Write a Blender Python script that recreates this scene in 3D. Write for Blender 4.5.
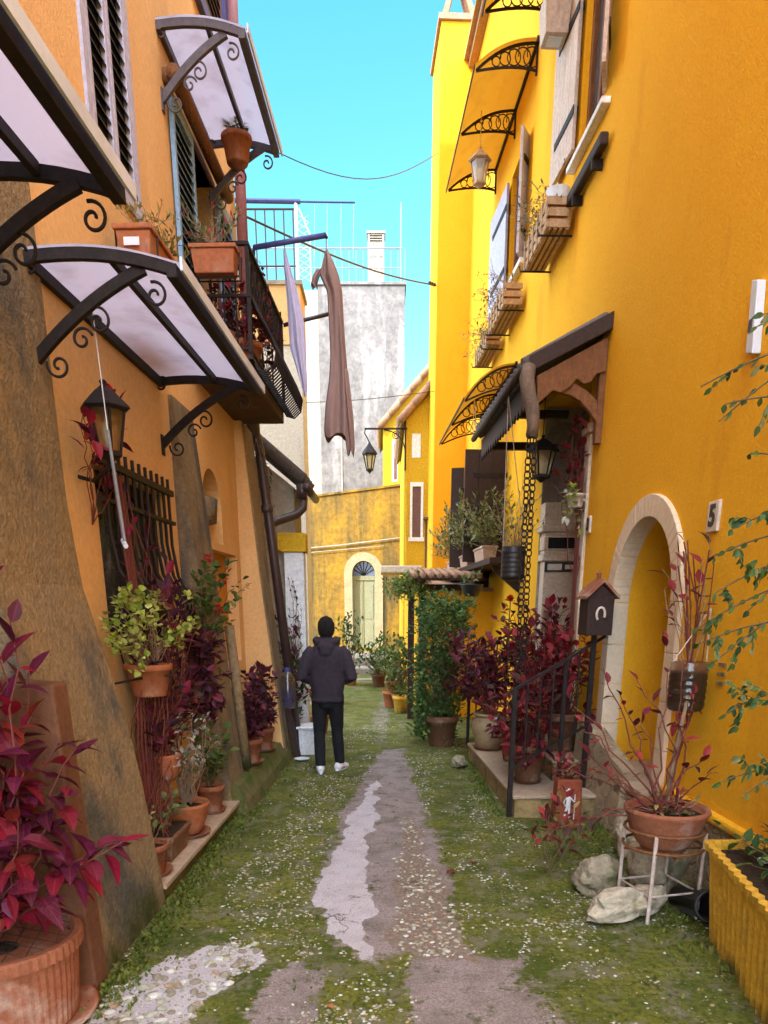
import bpy, bmesh, math, random
from mathutils import Vector, Matrix, noise
R = math.radians
rnd = random.Random(7)
for o in list(bpy.data.objects): bpy.data.objects.remove(o)
S = bpy.context.scene
COL = S.collection
PI = math.pi

# ------------------------------------------------------------------ camera, sky, sun, exposure
cam = bpy.data.cameras.new('camera'); camo = bpy.data.objects.new('camera', cam); COL.objects.link(camo)
camo.location = (0, 0, 1.75)
camo.rotation_euler = (PI/2 - math.atan(.30), 0, 0)
cam.sensor_fit = 'AUTO'; cam.sensor_width = 36; cam.lens = 740/1024*36; cam.shift_y = 318/1024
cam.clip_end = 2000; cam.clip_start = .05
S.camera = camo
S.view_settings.view_transform = 'Standard'; S.view_settings.look = 'None'
S.view_settings.gamma = 1; S.view_settings.use_curve_mapping = False
S.view_settings.exposure = 1.95
SUN_EL, SUN_AZ = R(38), R(-138)         # azimuth measured from +Y towards +X: sun stands behind and to the left
sdir = Vector((math.sin(SUN_AZ)*math.cos(SUN_EL), math.cos(SUN_AZ)*math.cos(SUN_EL), math.sin(SUN_EL)))
W = bpy.data.worlds.new('World'); S.world = W; W.use_nodes = True
def build_world():
    nt = W.node_tree; n = nt.nodes; l = nt.links
    for x in list(n): n.remove(x)
    out = n.new('ShaderNodeOutputWorld'); bg = n.new('ShaderNodeBackground')
    sky = n.new('ShaderNodeTexSky'); sky.sky_type = 'NISHITA'; sky.sun_disc = False
    sky.sun_elevation = SUN_EL; sky.sun_rotation = SUN_AZ; sky.air_density = 1.2; sky.dust_density = .6
    tc = n.new('ShaderNodeTexCoord')
    # clear cyan sky towards the end of the alley, added blue-white fill light in the unseen sky overhead and behind
    dot = n.new('ShaderNodeVectorMath'); dot.operation = 'DOT_PRODUCT'; dot.inputs[1].default_value = (0, .87, .49)
    l.new(tc.outputs['Generated'], dot.inputs[0])
    nz = n.new('ShaderNodeTexNoise'); nz.inputs['Scale'].default_value = 2.2; nz.inputs['Detail'].default_value = 5
    l.new(tc.outputs['Generated'], nz.inputs['Vector'])
    ad = n.new('ShaderNodeMath'); ad.operation = 'MULTIPLY_ADD'; ad.inputs[1].default_value = .12; l.new(nz.outputs['Fac'], ad.inputs[0]); l.new(dot.outputs['Value'], ad.inputs[2])
    mr = n.new('ShaderNodeMapRange'); mr.inputs[1].default_value = .55; mr.inputs[2].default_value = .92; mr.interpolation_type = 'SMOOTHSTEP'
    l.new(ad.outputs[0], mr.inputs[0])
    tint = n.new('ShaderNodeMix'); tint.data_type = 'RGBA'; tint.blend_type = 'MULTIPLY'; tint.inputs[0].default_value = 1
    l.new(sky.outputs['Color'], tint.inputs[6])
    sz = n.new('ShaderNodeSeparateXYZ'); l.new(tc.outputs['Generated'], sz.inputs[0])
    gr = n.new('ShaderNodeMapRange'); gr.inputs[1].default_value = .18; gr.inputs[2].default_value = .72; l.new(sz.outputs[2], gr.inputs[0])
    gm = n.new('ShaderNodeMix'); gm.data_type = 'RGBA'; l.new(gr.outputs[0], gm.inputs[0]); gm.inputs[6].default_value = SKYLOW; gm.inputs[7].default_value = SKYTINT; l.new(gm.outputs[2], tint.inputs[7])
    mx = n.new('ShaderNodeMix'); mx.data_type = 'RGBA'
    l.new(mr.outputs[0], mx.inputs[0]); mx.inputs[6].default_value = SKYFILL; l.new(tint.outputs[2], mx.inputs[7])
    l.new(mx.outputs[2], bg.inputs['Color']); bg.inputs['Strength'].default_value = .12
    l.new(bg.outputs[0], out.inputs[0])
SKYTINT = (.24, .90, .78, 1); SKYLOW = (.50, .87, .76, 1); SKYFILL = (14.0, 16.6, 20.5, 1)
build_world()
sl = bpy.data.lights.new('sun', 'SUN'); sl.energy = 2.0; sl.angle = R(.5); sl.color = (1, .95, .86)
so = bpy.data.objects.new('sun', sl); COL.objects.link(so)
so.rotation_euler = (-sdir).to_track_quat('-Z', 'Y').to_euler()

# ------------------------------------------------------------------ materials
def M(name, col, rough=.8, c2=None, scale=3, amt=.5, c3=None, s3=.6, t3=(.55, .75), bump=.0, bscale=60, stretch=(1, 1, 1), metal=0, trans=None, st3=(1, 1, 1), spec=.3, detail=6, grain=.25, gscale=26, base=None):
    m = bpy.data.materials.new(name); m.use_nodes = True
    nt = m.node_tree; n = nt.nodes; l = nt.links; b = n['Principled BSDF']
    b.inputs['Roughness'].default_value = rough; b.inputs['Metallic'].default_value = metal
    b.inputs['Specular IOR Level'].default_value = spec
    tc = n.new('ShaderNodeTexCoord')
    def nz(s, st, d=6):
        mp = n.new('ShaderNodeMapping'); mp.inputs['Scale'].default_value = st; l.new(tc.outputs['Object'], mp.inputs[0])
        t = n.new('ShaderNodeTexNoise'); t.inputs['Scale'].default_value = s; t.inputs['Detail'].default_value = d; t.inputs['Roughness'].default_value = .62
        l.new(mp.outputs[0], t.inputs['Vector']); return t
    c2 = c2 or tuple(x*.78 for x in col)
    a = nz(scale, stretch, detail)
    mr = n.new('ShaderNodeMapRange'); mr.inputs[1].default_value = .5-.25*amt-.05; mr.inputs[2].default_value = .5+.25*amt+.05; l.new(a.outputs['Fac'], mr.inputs[0])
    mx = n.new('ShaderNodeMix'); mx.data_type = 'RGBA'; l.new(mr.outputs[0], mx.inputs[0])
    mx.inputs[6].default_value = (*col, 1); mx.inputs[7].default_value = (*c2, 1); o = mx.outputs[2]
    if c3:
        t = nz(s3, st3, 8); r3 = n.new('ShaderNodeMapRange'); r3.inputs[1].default_value = t3[0]; r3.inputs[2].default_value = t3[1]; l.new(t.outputs['Fac'], r3.inputs[0])
        m3 = n.new('ShaderNodeMix'); m3.data_type = 'RGBA'; l.new(r3.outputs[0], m3.inputs[0]); l.new(o, m3.inputs[6]); m3.inputs[7].default_value = (*c3, 1); o = m3.outputs[2]
    if base:
        xyz = n.new('ShaderNodeSeparateXYZ'); l.new(tc.outputs['Object'], xyz.inputs[0]); t = nz(4.5, (1, 1, .6), 9)
        ma = n.new('ShaderNodeMath'); ma.operation = 'MULTIPLY_ADD'; ma.inputs[1].default_value = -1.5*base[1]; l.new(t.outputs['Fac'], ma.inputs[0]); l.new(xyz.outputs[2], ma.inputs[2])
        rb = n.new('ShaderNodeMapRange'); rb.inputs[1].default_value = -.45*base[1]; rb.inputs[2].default_value = -.9*base[1]; l.new(ma.outputs[0], rb.inputs[0])
        mb_ = n.new('ShaderNodeMix'); mb_.data_type = 'RGBA'; l.new(rb.outputs[0], mb_.inputs[0]); l.new(o, mb_.inputs[6]); mb_.inputs[7].default_value = (*base[0], 1); o = mb_.outputs[2]
    if grain:
        t = nz(gscale, (1, 1, 1), 10); t.inputs['Roughness'].default_value = .75
        rg = n.new('ShaderNodeMapRange'); rg.inputs[1].default_value = .32; rg.inputs[2].default_value = .68; rg.inputs[3].default_value = 1-grain; rg.inputs[4].default_value = 1+grain; l.new(t.outputs['Fac'], rg.inputs[0])
        mg = n.new('ShaderNodeMix'); mg.data_type = 'RGBA'; mg.blend_type = 'MULTIPLY'; mg.inputs[0].default_value = 1; l.new(o, mg.inputs[6]); l.new(rg.outputs[0], mg.inputs[7]); o = mg.outputs[2]
    l.new(o, b.inputs['Base Color'])
    if bump:
        t = nz(bscale, (1, 1, 1), 4); bp = n.new('ShaderNodeBump'); bp.inputs['Strength'].default_value = min(1, bump*1.6); bp.inputs['Distance'].default_value = .02
        l.new(t.outputs['Fac'], bp.inputs['Height']); l.new(bp.outputs[0], b.inputs['Normal'])
    if trans:
        b.inputs['Transmission Weight'].default_value = trans
    return m
def leafmat(name, vein=None, veinw=.5, rough=.55, tl=.3, spec=.2):
    m = bpy.data.materials.new(name); m.use_nodes = True
    nt = m.node_tree; n = nt.nodes; l = nt.links; b = n['Principled BSDF']; out = n['Material Output']
    at = n.new('ShaderNodeAttribute'); at.attribute_name = 'Col'; o = at.outputs['Color']
    tc = n.new('ShaderNodeTexCoord'); t = n.new('ShaderNodeTexNoise'); t.inputs['Scale'].default_value = 38; t.inputs['Detail'].default_value = 3; l.new(tc.outputs['Object'], t.inputs['Vector'])
    mr = n.new('ShaderNodeMapRange'); mr.inputs[3].default_value = .6; mr.inputs[4].default_value = 1.35; l.new(t.outputs['Fac'], mr.inputs[0])
    mu = n.new('ShaderNodeMix'); mu.data_type = 'RGBA'; mu.blend_type = 'MULTIPLY'; mu.inputs[0].default_value = 1; l.new(o, mu.inputs[6]); l.new(mr.outputs[0], mu.inputs[7]); o = mu.outputs[2]
    if vein:
        a2 = n.new('ShaderNodeAttribute'); a2.attribute_name = 'Luv'
        sp = n.new('ShaderNodeSeparateColor'); l.new(a2.outputs['Color'], sp.inputs[0])
        # ribs: stripes running from the midrib to the edge
        k = n.new('ShaderNodeMath'); k.operation = 'MULTIPLY_ADD'; k.inputs[1].default_value = -.35; l.new(sp.outputs[1], k.inputs[0]); l.new(sp.outputs[0], k.inputs[2])
        s = n.new('ShaderNodeMath'); s.operation = 'MULTIPLY'; s.inputs[1].default_value = 44; l.new(k.outputs[0], s.inputs[0])
        sn = n.new('ShaderNodeMath'); sn.operation = 'SINE'; l.new(s.outputs[0], sn.inputs[0])
        r = n.new('ShaderNodeMapRange'); r.inputs[1].default_value = .75; r.inputs[2].default_value = 1; r.inputs[4].default_value = veinw; l.new(sn.outputs[0], r.inputs[0])
        r2 = n.new('ShaderNodeMapRange'); r2.inputs[1].default_value = .16; r2.inputs[2].default_value = .0; r2.inputs[4].default_value = veinw; l.new(sp.outputs[1], r2.inputs[0])
        mm = n.new('ShaderNodeMath'); mm.operation = 'MAXIMUM'; l.new(r.outputs[0], mm.inputs[0]); l.new(r2.outputs[0], mm.inputs[1])
        mv = n.new('ShaderNodeMix'); mv.data_type = 'RGBA'; l.new(mm.outputs[0], mv.inputs[0]); l.new(o, mv.inputs[6]); mv.inputs[7].default_value = (*vein, 1); o = mv.outputs[2]
    l.new(o, b.inputs['Base Color']); b.inputs['Roughness'].default_value = rough; b.inputs['Specular IOR Level'].default_value = spec
    tr = n.new('ShaderNodeBsdfTranslucent'); l.new(o, tr.inputs['Color'])
    ms = n.new('ShaderNodeMixShader'); ms.inputs[0].default_value = tl; l.new(b.outputs[0], ms.inputs[1]); l.new(tr.outputs[0], ms.inputs[2]); l.new(ms.outputs[0], out.inputs['Surface'])
    return m
def clearmat(name, col, alpha=.5, rough=.25, dirt=(.55, .5, .5)):
    """thin plastic / glass sheet: part transparent, part translucent, with dirt"""
    m = bpy.data.materials.new(name); m.use_nodes = True
    nt = m.node_tree; n = nt.nodes; l = nt.links; b = n['Principled BSDF']; out = n['Material Output']
    tc = n.new('ShaderNodeTexCoord'); t = n.new('ShaderNodeTexNoise'); t.inputs['Scale'].default_value = 5; t.inputs['Detail'].default_value = 8; l.new(tc.outputs['Object'], t.inputs['Vector'])
    mr = n.new('ShaderNodeMapRange'); mr.inputs[1].default_value = .5; mr.inputs[2].default_value = .8; l.new(t.outputs['Fac'], mr.inputs[0])
    mx = n.new('ShaderNodeMix'); mx.data_type = 'RGBA'; l.new(mr.outputs[0], mx.inputs[0]); mx.inputs[6].default_value = (*col, 1); mx.inputs[7].default_value = (*dirt, 1)
    tl = n.new('ShaderNodeBsdfTranslucent'); l.new(mx.outputs[2], tl.inputs[0])
    tp = n.new('ShaderNodeBsdfTransparent'); tp.inputs[0].default_value = (*col, 1)
    gl = n.new('ShaderNodeBsdfGlossy'); gl.inputs['Roughness'].default_value = rough; gl.inputs[0].default_value = (.8, .8, .8, 1)
    m1 = n.new('ShaderNodeMixShader'); m1.inputs[0].default_value = alpha; l.new(tp.outputs[0], m1.inputs[1]); l.new(tl.outputs[0], m1.inputs[2])
    m2 = n.new('ShaderNodeMixShader'); m2.inputs[0].default_value = .07; l.new(m1.outputs[0], m2.inputs[1]); l.new(gl.outputs[0], m2.inputs[2])
    l.new(m2.outputs[0], out.inputs['Surface'])
    n.remove(b); return m

YEL = M('yellow_render', (.85, .43, .020), .9, (.80, .385, .015), 1.2, .8, c3=(.62, .25, .016), s3=1.6, t3=(.57, .85), st3=(1, 1, .35), bump=.22, bscale=70, spec=.15, grain=.09, gscale=40)
YELB = M('bright_yellow_render', (.60, .37, .022), .9, (.54, .31, .018), 1.4, .8, c3=(.50, .30, .04), s3=1.5, t3=(.56, .7), st3=(1, 1, .3), bump=.2, bscale=50, spec=.15)
PEACH = M('peach_render', (.78, .47, .20), .9, (.68, .39, .15), 1.3, .8, c3=(.56, .31, .12), s3=1.5, t3=(.58, .85), st3=(1, 1, .25), bump=.2, bscale=60, spec=.15, grain=.13, gscale=30)
ORANGE = M('orange_render', (.66, .28, .045), .9, (.56, .22, .03), 2, .8, c3=(.40, .17, .04), s3=2.2, t3=(.56, .8), st3=(1, 1, .35), bump=.25, bscale=60, spec=.15)
STAIN = M('stained_render', (.30, .20, .095), .95, (.20, .155, .10), 2.0, .7, c3=(.10, .093, .08), s3=1.5, t3=(.49, .60), st3=(1.5, 1, .5), bump=.55, bscale=38, stretch=(1.4, 1, .5), spec=.1, detail=12, grain=.3, gscale=24, base=((.05, .06, .015), .75))
MOSSY = M('mossy_plinth', (.12, .12, .035), .95, (.20, .15, .07), 5, .8, c3=(.07, .10, .02), s3=3, t3=(.45, .65), bump=.6, bscale=50, spec=.1)
OCHRE = M('ochre_stained_render', (.36, .20, .022), .95, (.17, .10, .03), 1.2, .6, c3=(.09, .07, .035), s3=1.3, t3=(.47, .64), st3=(1.6, 1, .22), bump=.3, bscale=30, spec=.1, detail=10, grain=.4, gscale=9)
GREYW = M('weathered_grey_concrete', (.21, .185, .165), .95, (.125, .11, .10), .7, .6, c3=(.29, .26, .235), s3=1.0, t3=(.52, .64), st3=(1.4, 1, .3), bump=.3, bscale=20, spec=.1, detail=12, grain=.4, gscale=5)
CREAM = M('cream_render', (.38, .33, .265), .9, (.30, .25, .19), .8, .8, c3=(.25, .21, .16), s3=1.4, t3=(.54, .68), st3=(1.3, 1, .3), bump=.2, bscale=30, spec=.1, detail=10, grain=.3, gscale=8)
WHITE = M('white_paint', (.78, .77, .76), .7, (.68, .67, .66), 4, .6, bump=.1)
STONE = M('pale_stone', (.66, .52, .38), .85, (.58, .44, .31), 5, .7, c3=(.40, .28, .18), s3=3, t3=(.6, .8), bump=.35, bscale=80, spec=.2)
IRONL = M('pale_grey_iron', (.22, .22, .24), .6)
SLABM = M('brown_slab', (.11, .06, .032), .9, (.07, .04, .025), 4, .8, c3=(.18, .12, .07), s3=3, t3=(.56, .72), bump=.3)
TRIM = M('pale_blue_trim', (.62, .68, .84), .5, grain=.06)
POTP = M('pale_clay', (.50, .32, .22), .85, (.38, .22, .14), 6, .8, c3=(.6, .5, .4), s3=5, t3=(.54, .7), bump=.2)
SURR = M('pale_door_stone', (.74, .58, .40), .85, (.66, .50, .33), 4, .7, bump=.2, bscale=80, grain=.12)
FARST = M('far_door_stone', (.40, .31, .18), .9, (.30, .23, .13), 4, .7)
CREAM_LIFT = M('shade_lifted_cream', (.62, .55, .44), .9, (.52, .45, .35), .8, .8, c3=(.36, .30, .23), s3=1.4, t3=(.54, .7), st3=(1.3, 1, .3), bump=.2, spec=.1, detail=10)  # lighter copy of the cream render, making up for shade on its wall
NAVY = M('navy_slats', (.035, .035, .055), .6)
GSTONE = M('grey_plaster', (.30, .25, .20), .9, (.22, .18, .15), 4, .8, bump=.35, bscale=60, spec=.15)
RISER = M('tan_riser', (.44, .30, .12), .9, (.24, .15, .07), 4, .8, c3=(.10, .10, .03), s3=4, t3=(.52, .68), bump=.35, bscale=60)
TREAD = M('stone_tread', (.46, .33, .22), .8, (.36, .26, .17), 6, .7, bump=.25, bscale=80)
IRON = M('wrought_iron', (.012, .009, .009), .6, (.028, .018, .015), 20, .6, bump=.1, bscale=120, spec=.18)
IRONG = M('grey_painted_iron', (.10, .08, .085), .55, (.07, .055, .06), 20, .6, metal=.2, spec=.4)
WOOD = M('brown_wood', (.24, .095, .032), .75, (.13, .05, .02), 6, .8, bump=.4, bscale=50, stretch=(6, 6, 1), spec=.25)
DWOOD = M('dark_wood', (.045, .020, .013), .65, (.028, .014, .010), 8, .8, bump=.3, bscale=50, stretch=(6, 6, 1), spec=.3)
WWOOD = M('weathered_white_wood', (.62, .50, .42), .8, (.45, .33, .26), 5, .8, bump=.4, bscale=50, stretch=(5, 5, .6))
CRATE = M('crate_wood', (.55, .38, .23), .85, (.34, .18, .08), 8, .8, bump=.4, bscale=60)
TERRA = M('terracotta', (.31, .11, .055), .85, (.24, .08, .038), 7, .7, c3=(.46, .32, .24), s3=4, t3=(.52, .72), bump=.25, bscale=70, spec=.2)
TERRB = M('orange_plastic_pot', (.38, .12, .045), .65, (.31, .095, .036), 5, .6, c3=(.40, .22, .14), s3=4, t3=(.54, .75), bump=.1)
BPOT = M('brown_glazed_pot', (.20, .085, .04), .7, (.13, .06, .03), 6, .8, c3=(.34, .24, .16), s3=6, t3=(.56, .75), bump=.3, bscale=60)
JAR = M('stoneware_jar', (.36, .27, .15), .6, (.28, .18, .09), 5, .8, c3=(.18, .10, .05), s3=3, t3=(.58, .75), bump=.15)
YPOT = M('yellow_planter_clay', (.60, .33, .03), .75, (.50, .26, .02), 5, .8, c3=(.30, .19, .03), s3=4.0, t3=(.52, .72), bump=.25, bscale=40, detail=10, base=((.06, .065, .018), .42))
SOIL = M('soil', (.035, .024, .016), 1, (.06, .04, .025), 30, .8, bump=.8, bscale=60, spec=.05)
LILAC = M('lilac_grey_paint', (.46, .44, .56), .6, (.40, .38, .48), 6, .6)
TURQ = M('turquoise_paint', (.22, .34, .46), .6, (.18, .28, .40), 8, .6)
BLUEP = M('blue_paint', (.055, .065, .22), .5, (.08, .08, .2), 12, .7)
PINKPIPE = M('copper_pipe', (.34, .14, .14), .6, (.26, .11, .11), 8, .7)
DPIPE = M('brown_pipe', (.045, .022, .020), .45, (.06, .03, .025), 10, .7, spec=.5)
DARK = M('dark_interior', (.015, .013, .012), .9)
GLASS = M('window_glass', (.05, .06, .07), .12, (.07, .08, .09), 3, .5, spec=.8)
SHUTB = M('brown_shutter', (.16, .075, .055), .6, (.12, .055, .04), 8, .7)
GDOOR = M('grey_green_door', (.28, .27, .16), .7, (.22, .22, .13), 5, .8, bump=.2)
TILE = M('clay_tile', (.40, .22, .13), .9, (.30, .16, .09), 9, .8, c3=(.24, .20, .15), s3=5, t3=(.55, .72), bump=.3, bscale=60)
SPOUT = M('carved_spout', (.20, .13, .085), .8, (.10, .065, .045), 8, .8, bump=.4, bscale=50)
TILEG = M('greyish_tile', (.15, .125, .115), .85, (.09, .075, .07), 9, .8, bump=.3, bscale=60)
ROCK = M('rock', (.36, .30, .20), .95, (.25, .20, .13), 6, .8, c3=(.12, .13, .04), s3=4, t3=(.54, .68), bump=.9, bscale=25)
ROCKP = M('pale_rock', (.52, .44, .32), .95, (.36, .29, .19), 6, .8, c3=(.17, .15, .07), s3=5, t3=(.54, .68), bump=.9, bscale=25)
PEB = M('pebble_stone', (.62, .57, .50), .85, (.42, .38, .33), 12, .9, bump=.3, bscale=80)
CLOTHL = M('lavender_cloth', (.52, .45, .60), .9, (.47, .40, .54), 8, .6, bump=.1, bscale=160, grain=.05)
CLOTHB = M('brown_cloth', (.30, .185, .155), .95, (.26, .155, .13), 8, .6, bump=.1, bscale=160, grain=.05)
HOODM = M('purple_grey_fleece', (.040, .028, .038), .95, (.032, .023, .032), 14, .7, bump=.3, bscale=160)
TROUS = M('black_cotton', (.008, .008, .010), .9, (.012, .011, .013), 14, .7, bump=.2, bscale=160)
SKIN = M('skin', (.50, .27, .18), .6)
HAIR = M('black_hair', (.008, .006, .006), .7, (.014, .010, .010), 40, .8, bump=.8, bscale=120, stretch=(3, 3, 1))
SHOE = M('white_leather', (.72, .72, .74), .6, (.6, .6, .62), 12, .6)
POLY = clearmat('pale_polycarbonate', (.40, .37, .44), .86, .3, (.28, .24, .28))
AMBER = clearmat('amber_polycarbonate', (.30, .115, .006), .98, .3, (.22, .08, .006))
LGLASS = clearmat('lantern_glass', (.85, .75, .55), .35, .2, (.5, .42, .3))
BOTTLE = clearmat('bottle_plastic', (.80, .72, .66), .3, .15, (.5, .4, .35))
WPLAST = M('white_plastic', (.70, .72, .76), .5, grain=.08)
BLACKM = M('black_plastic', (.02, .018, .018), .45, spec=.5)
PLATE = M('ceramic_plate', (.72, .60, .48), .4)
RED = M('rusty_red_block', (.32, .08, .035), .9, (.22, .05, .025), 7, .8, bump=.4, bscale=50)
PANEL = M('rust_brown_panel', (.17, .07, .032), .85, (.12, .05, .025), 3, .7, bump=.2, bscale=40)
STEM = M('green_brown_stem', (.10, .07, .03), .8, (.14, .10, .04), 20, .7)
RSTEM = M('red_stem', (.17, .03, .025), .7, (.10, .035, .02), 20, .7)
CSTEM = M('pale_twig', (.30, .20, .12), .85, (.20, .13, .08), 20, .7)
FLOWER = M('red_petal', (.60, .02, .015), .6)
LEAF = leafmat('green_leaf')
LEAFV = leafmat('veined_red_leaf', vein=(.30, .035, .06), veinw=.35, tl=.12)
RLEAF = leafmat('red_leaf', tl=.12)

# ------------------------------------------------------------------ mesh helpers
OFF = {}
def setp(o, label=None, cat=None, group=None, kind=None):
    if label: o['label'] = label
    if cat: o['category'] = cat
    if group: o['group'] = group
    if kind: o['kind'] = kind
    return o
def T(name, label, cat, loc=(0, 0, 0), group=None):
    o = bpy.data.objects.new(name, None); COL.objects.link(o); o.location = loc; o.empty_display_size = .1
    OFF[o.name] = Vector(loc); return setp(o, label, cat, group)
class MB:
    def __init__(s): s.v = []; s.f = []; s.c = []; s.uv = []; s.col = (1, 1, 1)
    def add(s, vs, fs, col=None, uvs=None):
        b = len(s.v); s.v.extend([tuple(x) for x in vs]); s.f.extend([tuple(i+b for i in f) for f in fs])
        s.c.extend([col or s.col]*len(vs)); s.uv.extend(uvs or [(0, 0)]*len(vs)); return s
    def hexa(s, p): # 8 points: 0-3 bottom loop, 4-7 top loop
        return s.add(p, [(0, 3, 2, 1), (4, 5, 6, 7), (0, 1, 5, 4), (1, 2, 6, 5), (2, 3, 7, 6), (3, 0, 4, 7)])
    def fbox(s, fr, s0, s1, o0, o1, z0, z1):
        P = fr; return s.hexa([P(s0, o0, z0), P(s1, o0, z0), P(s1, o1, z0), P(s0, o1, z0), P(s0, o0, z1), P(s1, o0, z1), P(s1, o1, z1), P(s0, o1, z1)])
    def box(s, c, d, rz=0, rx=0, ry=0):
        m = Matrix.Rotation(rz, 3, 'Z') @ Matrix.Rotation(ry, 3, 'Y') @ Matrix.Rotation(rx, 3, 'X'); c = Vector(c); x, y, z = d[0]/2, d[1]/2, d[2]/2
        return s.hexa([c + m @ Vector(q) for q in [(-x, -y, -z), (x, -y, -z), (x, y, -z), (-x, y, -z), (-x, -y, z), (x, -y, z), (x, y, z), (-x, y, z)]])
    def tube(s, path, r, n=6, cap=True):
        path = [Vector(p) for p in path]; k = len(path)
        rs = r if isinstance(r, (list, tuple)) else [r]*k
        vs = []; up = None
        for i, p in enumerate(path):
            t = (path[min(i+1, k-1)] - path[max(i-1, 0)])
            if t.length < 1e-9: t = Vector((0, 0, 1))
            t.normalize()
            if up is None: up = Vector((0, 0, 1)) if abs(t.z) < .9 else Vector((1, 0, 0))
            a = t.cross(up)
            if a.length < 1e-6: a = t.cross(Vector((1, .3, 0)))
            a.normalize(); b = a.cross(t).normalized(); up = b
            for j in range(n):
                w = 2*PI*j/n; vs.append(p + (a*math.cos(w) + b*math.sin(w))*rs[i])
        fs = [(i*n+j, i*n+(j+1) % n, (i+1)*n+(j+1) % n, (i+1)*n+j) for i in range(k-1) for j in range(n)]
        if cap: fs += [tuple(range(n-1, -1, -1)), tuple((k-1)*n+j for j in range(n))]
        return s.add(vs, fs)
    def bar(s, path, w, h, side):
        """flat bar swept along path: w across 'side', h in the plane of the path"""
        path = [Vector(p) for p in path]; k = len(path); side = Vector(side).normalized(); vs = []
        for i, p in enumerate(path):
            t = (path[min(i+1, k-1)] - path[max(i-1, 0)]).normalized(); u = side.cross(t).normalized()
            for a, b in ((-1, -1), (1, -1), (1, 1), (-1, 1)): vs.append(p + side*(a*w/2) + u*(b*h/2))
        fs = [(i*4+j, i*4+(j+1) % 4, (i+1)*4+(j+1) % 4, (i+1)*4+j) for i in range(k-1) for j in range(4)]
        fs += [(3, 2, 1, 0), tuple((k-1)*4+j for j in range(4))]
        return s.add(vs, fs)
    def lathe(s, c, prof, n=24, sx=1, sy=1, flute=0, m=None):
        c = Vector(c); vs = []
        for r, z in prof:
            for j in range(n):
                w = 2*PI*j/n; rr = r*(1 + (flute if (j % 2) else 0)); p = Vector((rr*math.cos(w)*sx, rr*math.sin(w)*sy, z))
                vs.append(c + (m @ p if m else p))
        k = len(prof)
        fs = [(i*n+j, i*n+(j+1) % n, (i+1)*n+(j+1) % n, (i+1)*n+j) for i in range(k-1) for j in range(n)]
        if prof[0][0] > 1e-4: fs.append(tuple(range(n-1, -1, -1)))
        if prof[-1][0] > 1e-4: fs.append(tuple((k-1)*n+j for j in range(n)))
        return s.add(vs, fs)
    def prism(s, poly, d):
        """flat polygon (3-D points) thickened by vector d"""
        poly = [Vector(p) for p in poly]; n = len(poly); d = Vector(d)
        return s.add(poly + [p + d for p in poly], [tuple(range(n-1, -1, -1)), tuple(range(n, 2*n))] + [(i, (i+1) % n, n+(i+1) % n, n+i) for i in range(n)])
    def leaf(s, p, d, up, L, Wd, col, fold=.25, droop=.25):
        d = Vector(d).normalized(); side = d.cross(Vector(up))
        if side.length < 1e-4: side = d.cross(Vector((1, .2, .1)))
        side.normalize(); u = side.cross(d).normalized(); p = Vector(p); vs = []; uv = []
        for t, w in ((0, 0), (.22, .78), (.5, 1), (.78, .58), (1, 0)):
            m = p + d*(L*t) - u*(droop*L*t*t)
            if w == 0: vs.append(m); uv.append((t, 0))
            else:
                e = w*Wd/2
                vs += [m + side*e + u*(fold*e), m, m - side*e + u*(fold*e)]; uv += [(t, 1), (t, 0), (t, 1)]
        fs = [(0, 1, 2), (0, 2, 3), (1, 4, 5, 2), (2, 5, 6, 3), (4, 7, 8, 5), (5, 8, 9, 6), (7, 10, 8), (8, 10, 9)]
        return s.add(vs, fs, col, uv)
    def leaf2(s, p, d, up, L, Wd, col, fold=.3):
        d = Vector(d).normalized(); side = d.cross(Vector(up))
        if side.length < 1e-4: side = d.cross(Vector((1, .2, .1)))
        side.normalize(); u = side.cross(d); p = Vector(p); e = Wd/2
        return s.add([p, p + d*L*.45 + side*e + u*fold*e, p + d*L, p + d*L*.45 - side*e + u*fold*e, p + d*L*.5], [(0, 1, 4), (1, 2, 4), (2, 3, 4), (3, 0, 4)], col, [(0, 0), (.5, 1), (1, 0), (.5, 1), (.5, 0)])
    def build(s, name, mat, parent=None, bevel=0, smooth=False, off=None):
        o_ = OFF.get(parent.name, Vector()) if parent else (Vector(off) if off else Vector())
        me = bpy.data.meshes.new(name)
        me.from_pydata([tuple(Vector(v) - o_) for v in s.v], [], s.f); me.update()
        ca = me.color_attributes.new('Col', 'FLOAT_COLOR', 'POINT'); ca.data.foreach_set('color', [x for c in s.c for x in (c[0], c[1], c[2], 1)])
        if any(u[0] or u[1] for u in s.uv):
            cu = me.color_attributes.new('Luv', 'FLOAT_COLOR', 'POINT'); cu.data.foreach_set('color', [x for c in s.uv for x in (c[0], c[1], 0, 1)])
        if smooth: me.polygons.foreach_set('use_smooth', [True]*len(me.polygons))
        me.materials.append(mat)
        o = bpy.data.objects.new(name, me); COL.objects.link(o)
        if parent: o.parent = parent
        else: o.location = o_
        OFF[o.name] = o_
        if bevel:
            b = o.modifiers.new('bevel', 'BEVEL'); b.width = bevel; b.segments = 2; b.limit_method = 'ANGLE'; b.angle_limit = R(40)
        if smooth == 'auto':
            pass
        return o
def frame(O, D, N):
    O, D, N = Vector(O), Vector(D), Vector(N)
    def P(s, o, z): return O + D*s + N*o + Vector((0, 0, z))
    P.D, P.N = D, N; return P
RW = frame((2.24864, 0, 0), (-.04138, .99914, 0), (-.99914, -.04138, 0))     # right wall: s along the alley, o out of the wall, z up
LW = frame((-1.83915, .01025, 0), (.03105, .99952, 0), (.99952, -.03105, 0)) # left wall
XY = frame((0, 0, 0), (1, 0, 0), (0, 1, 0))
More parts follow.
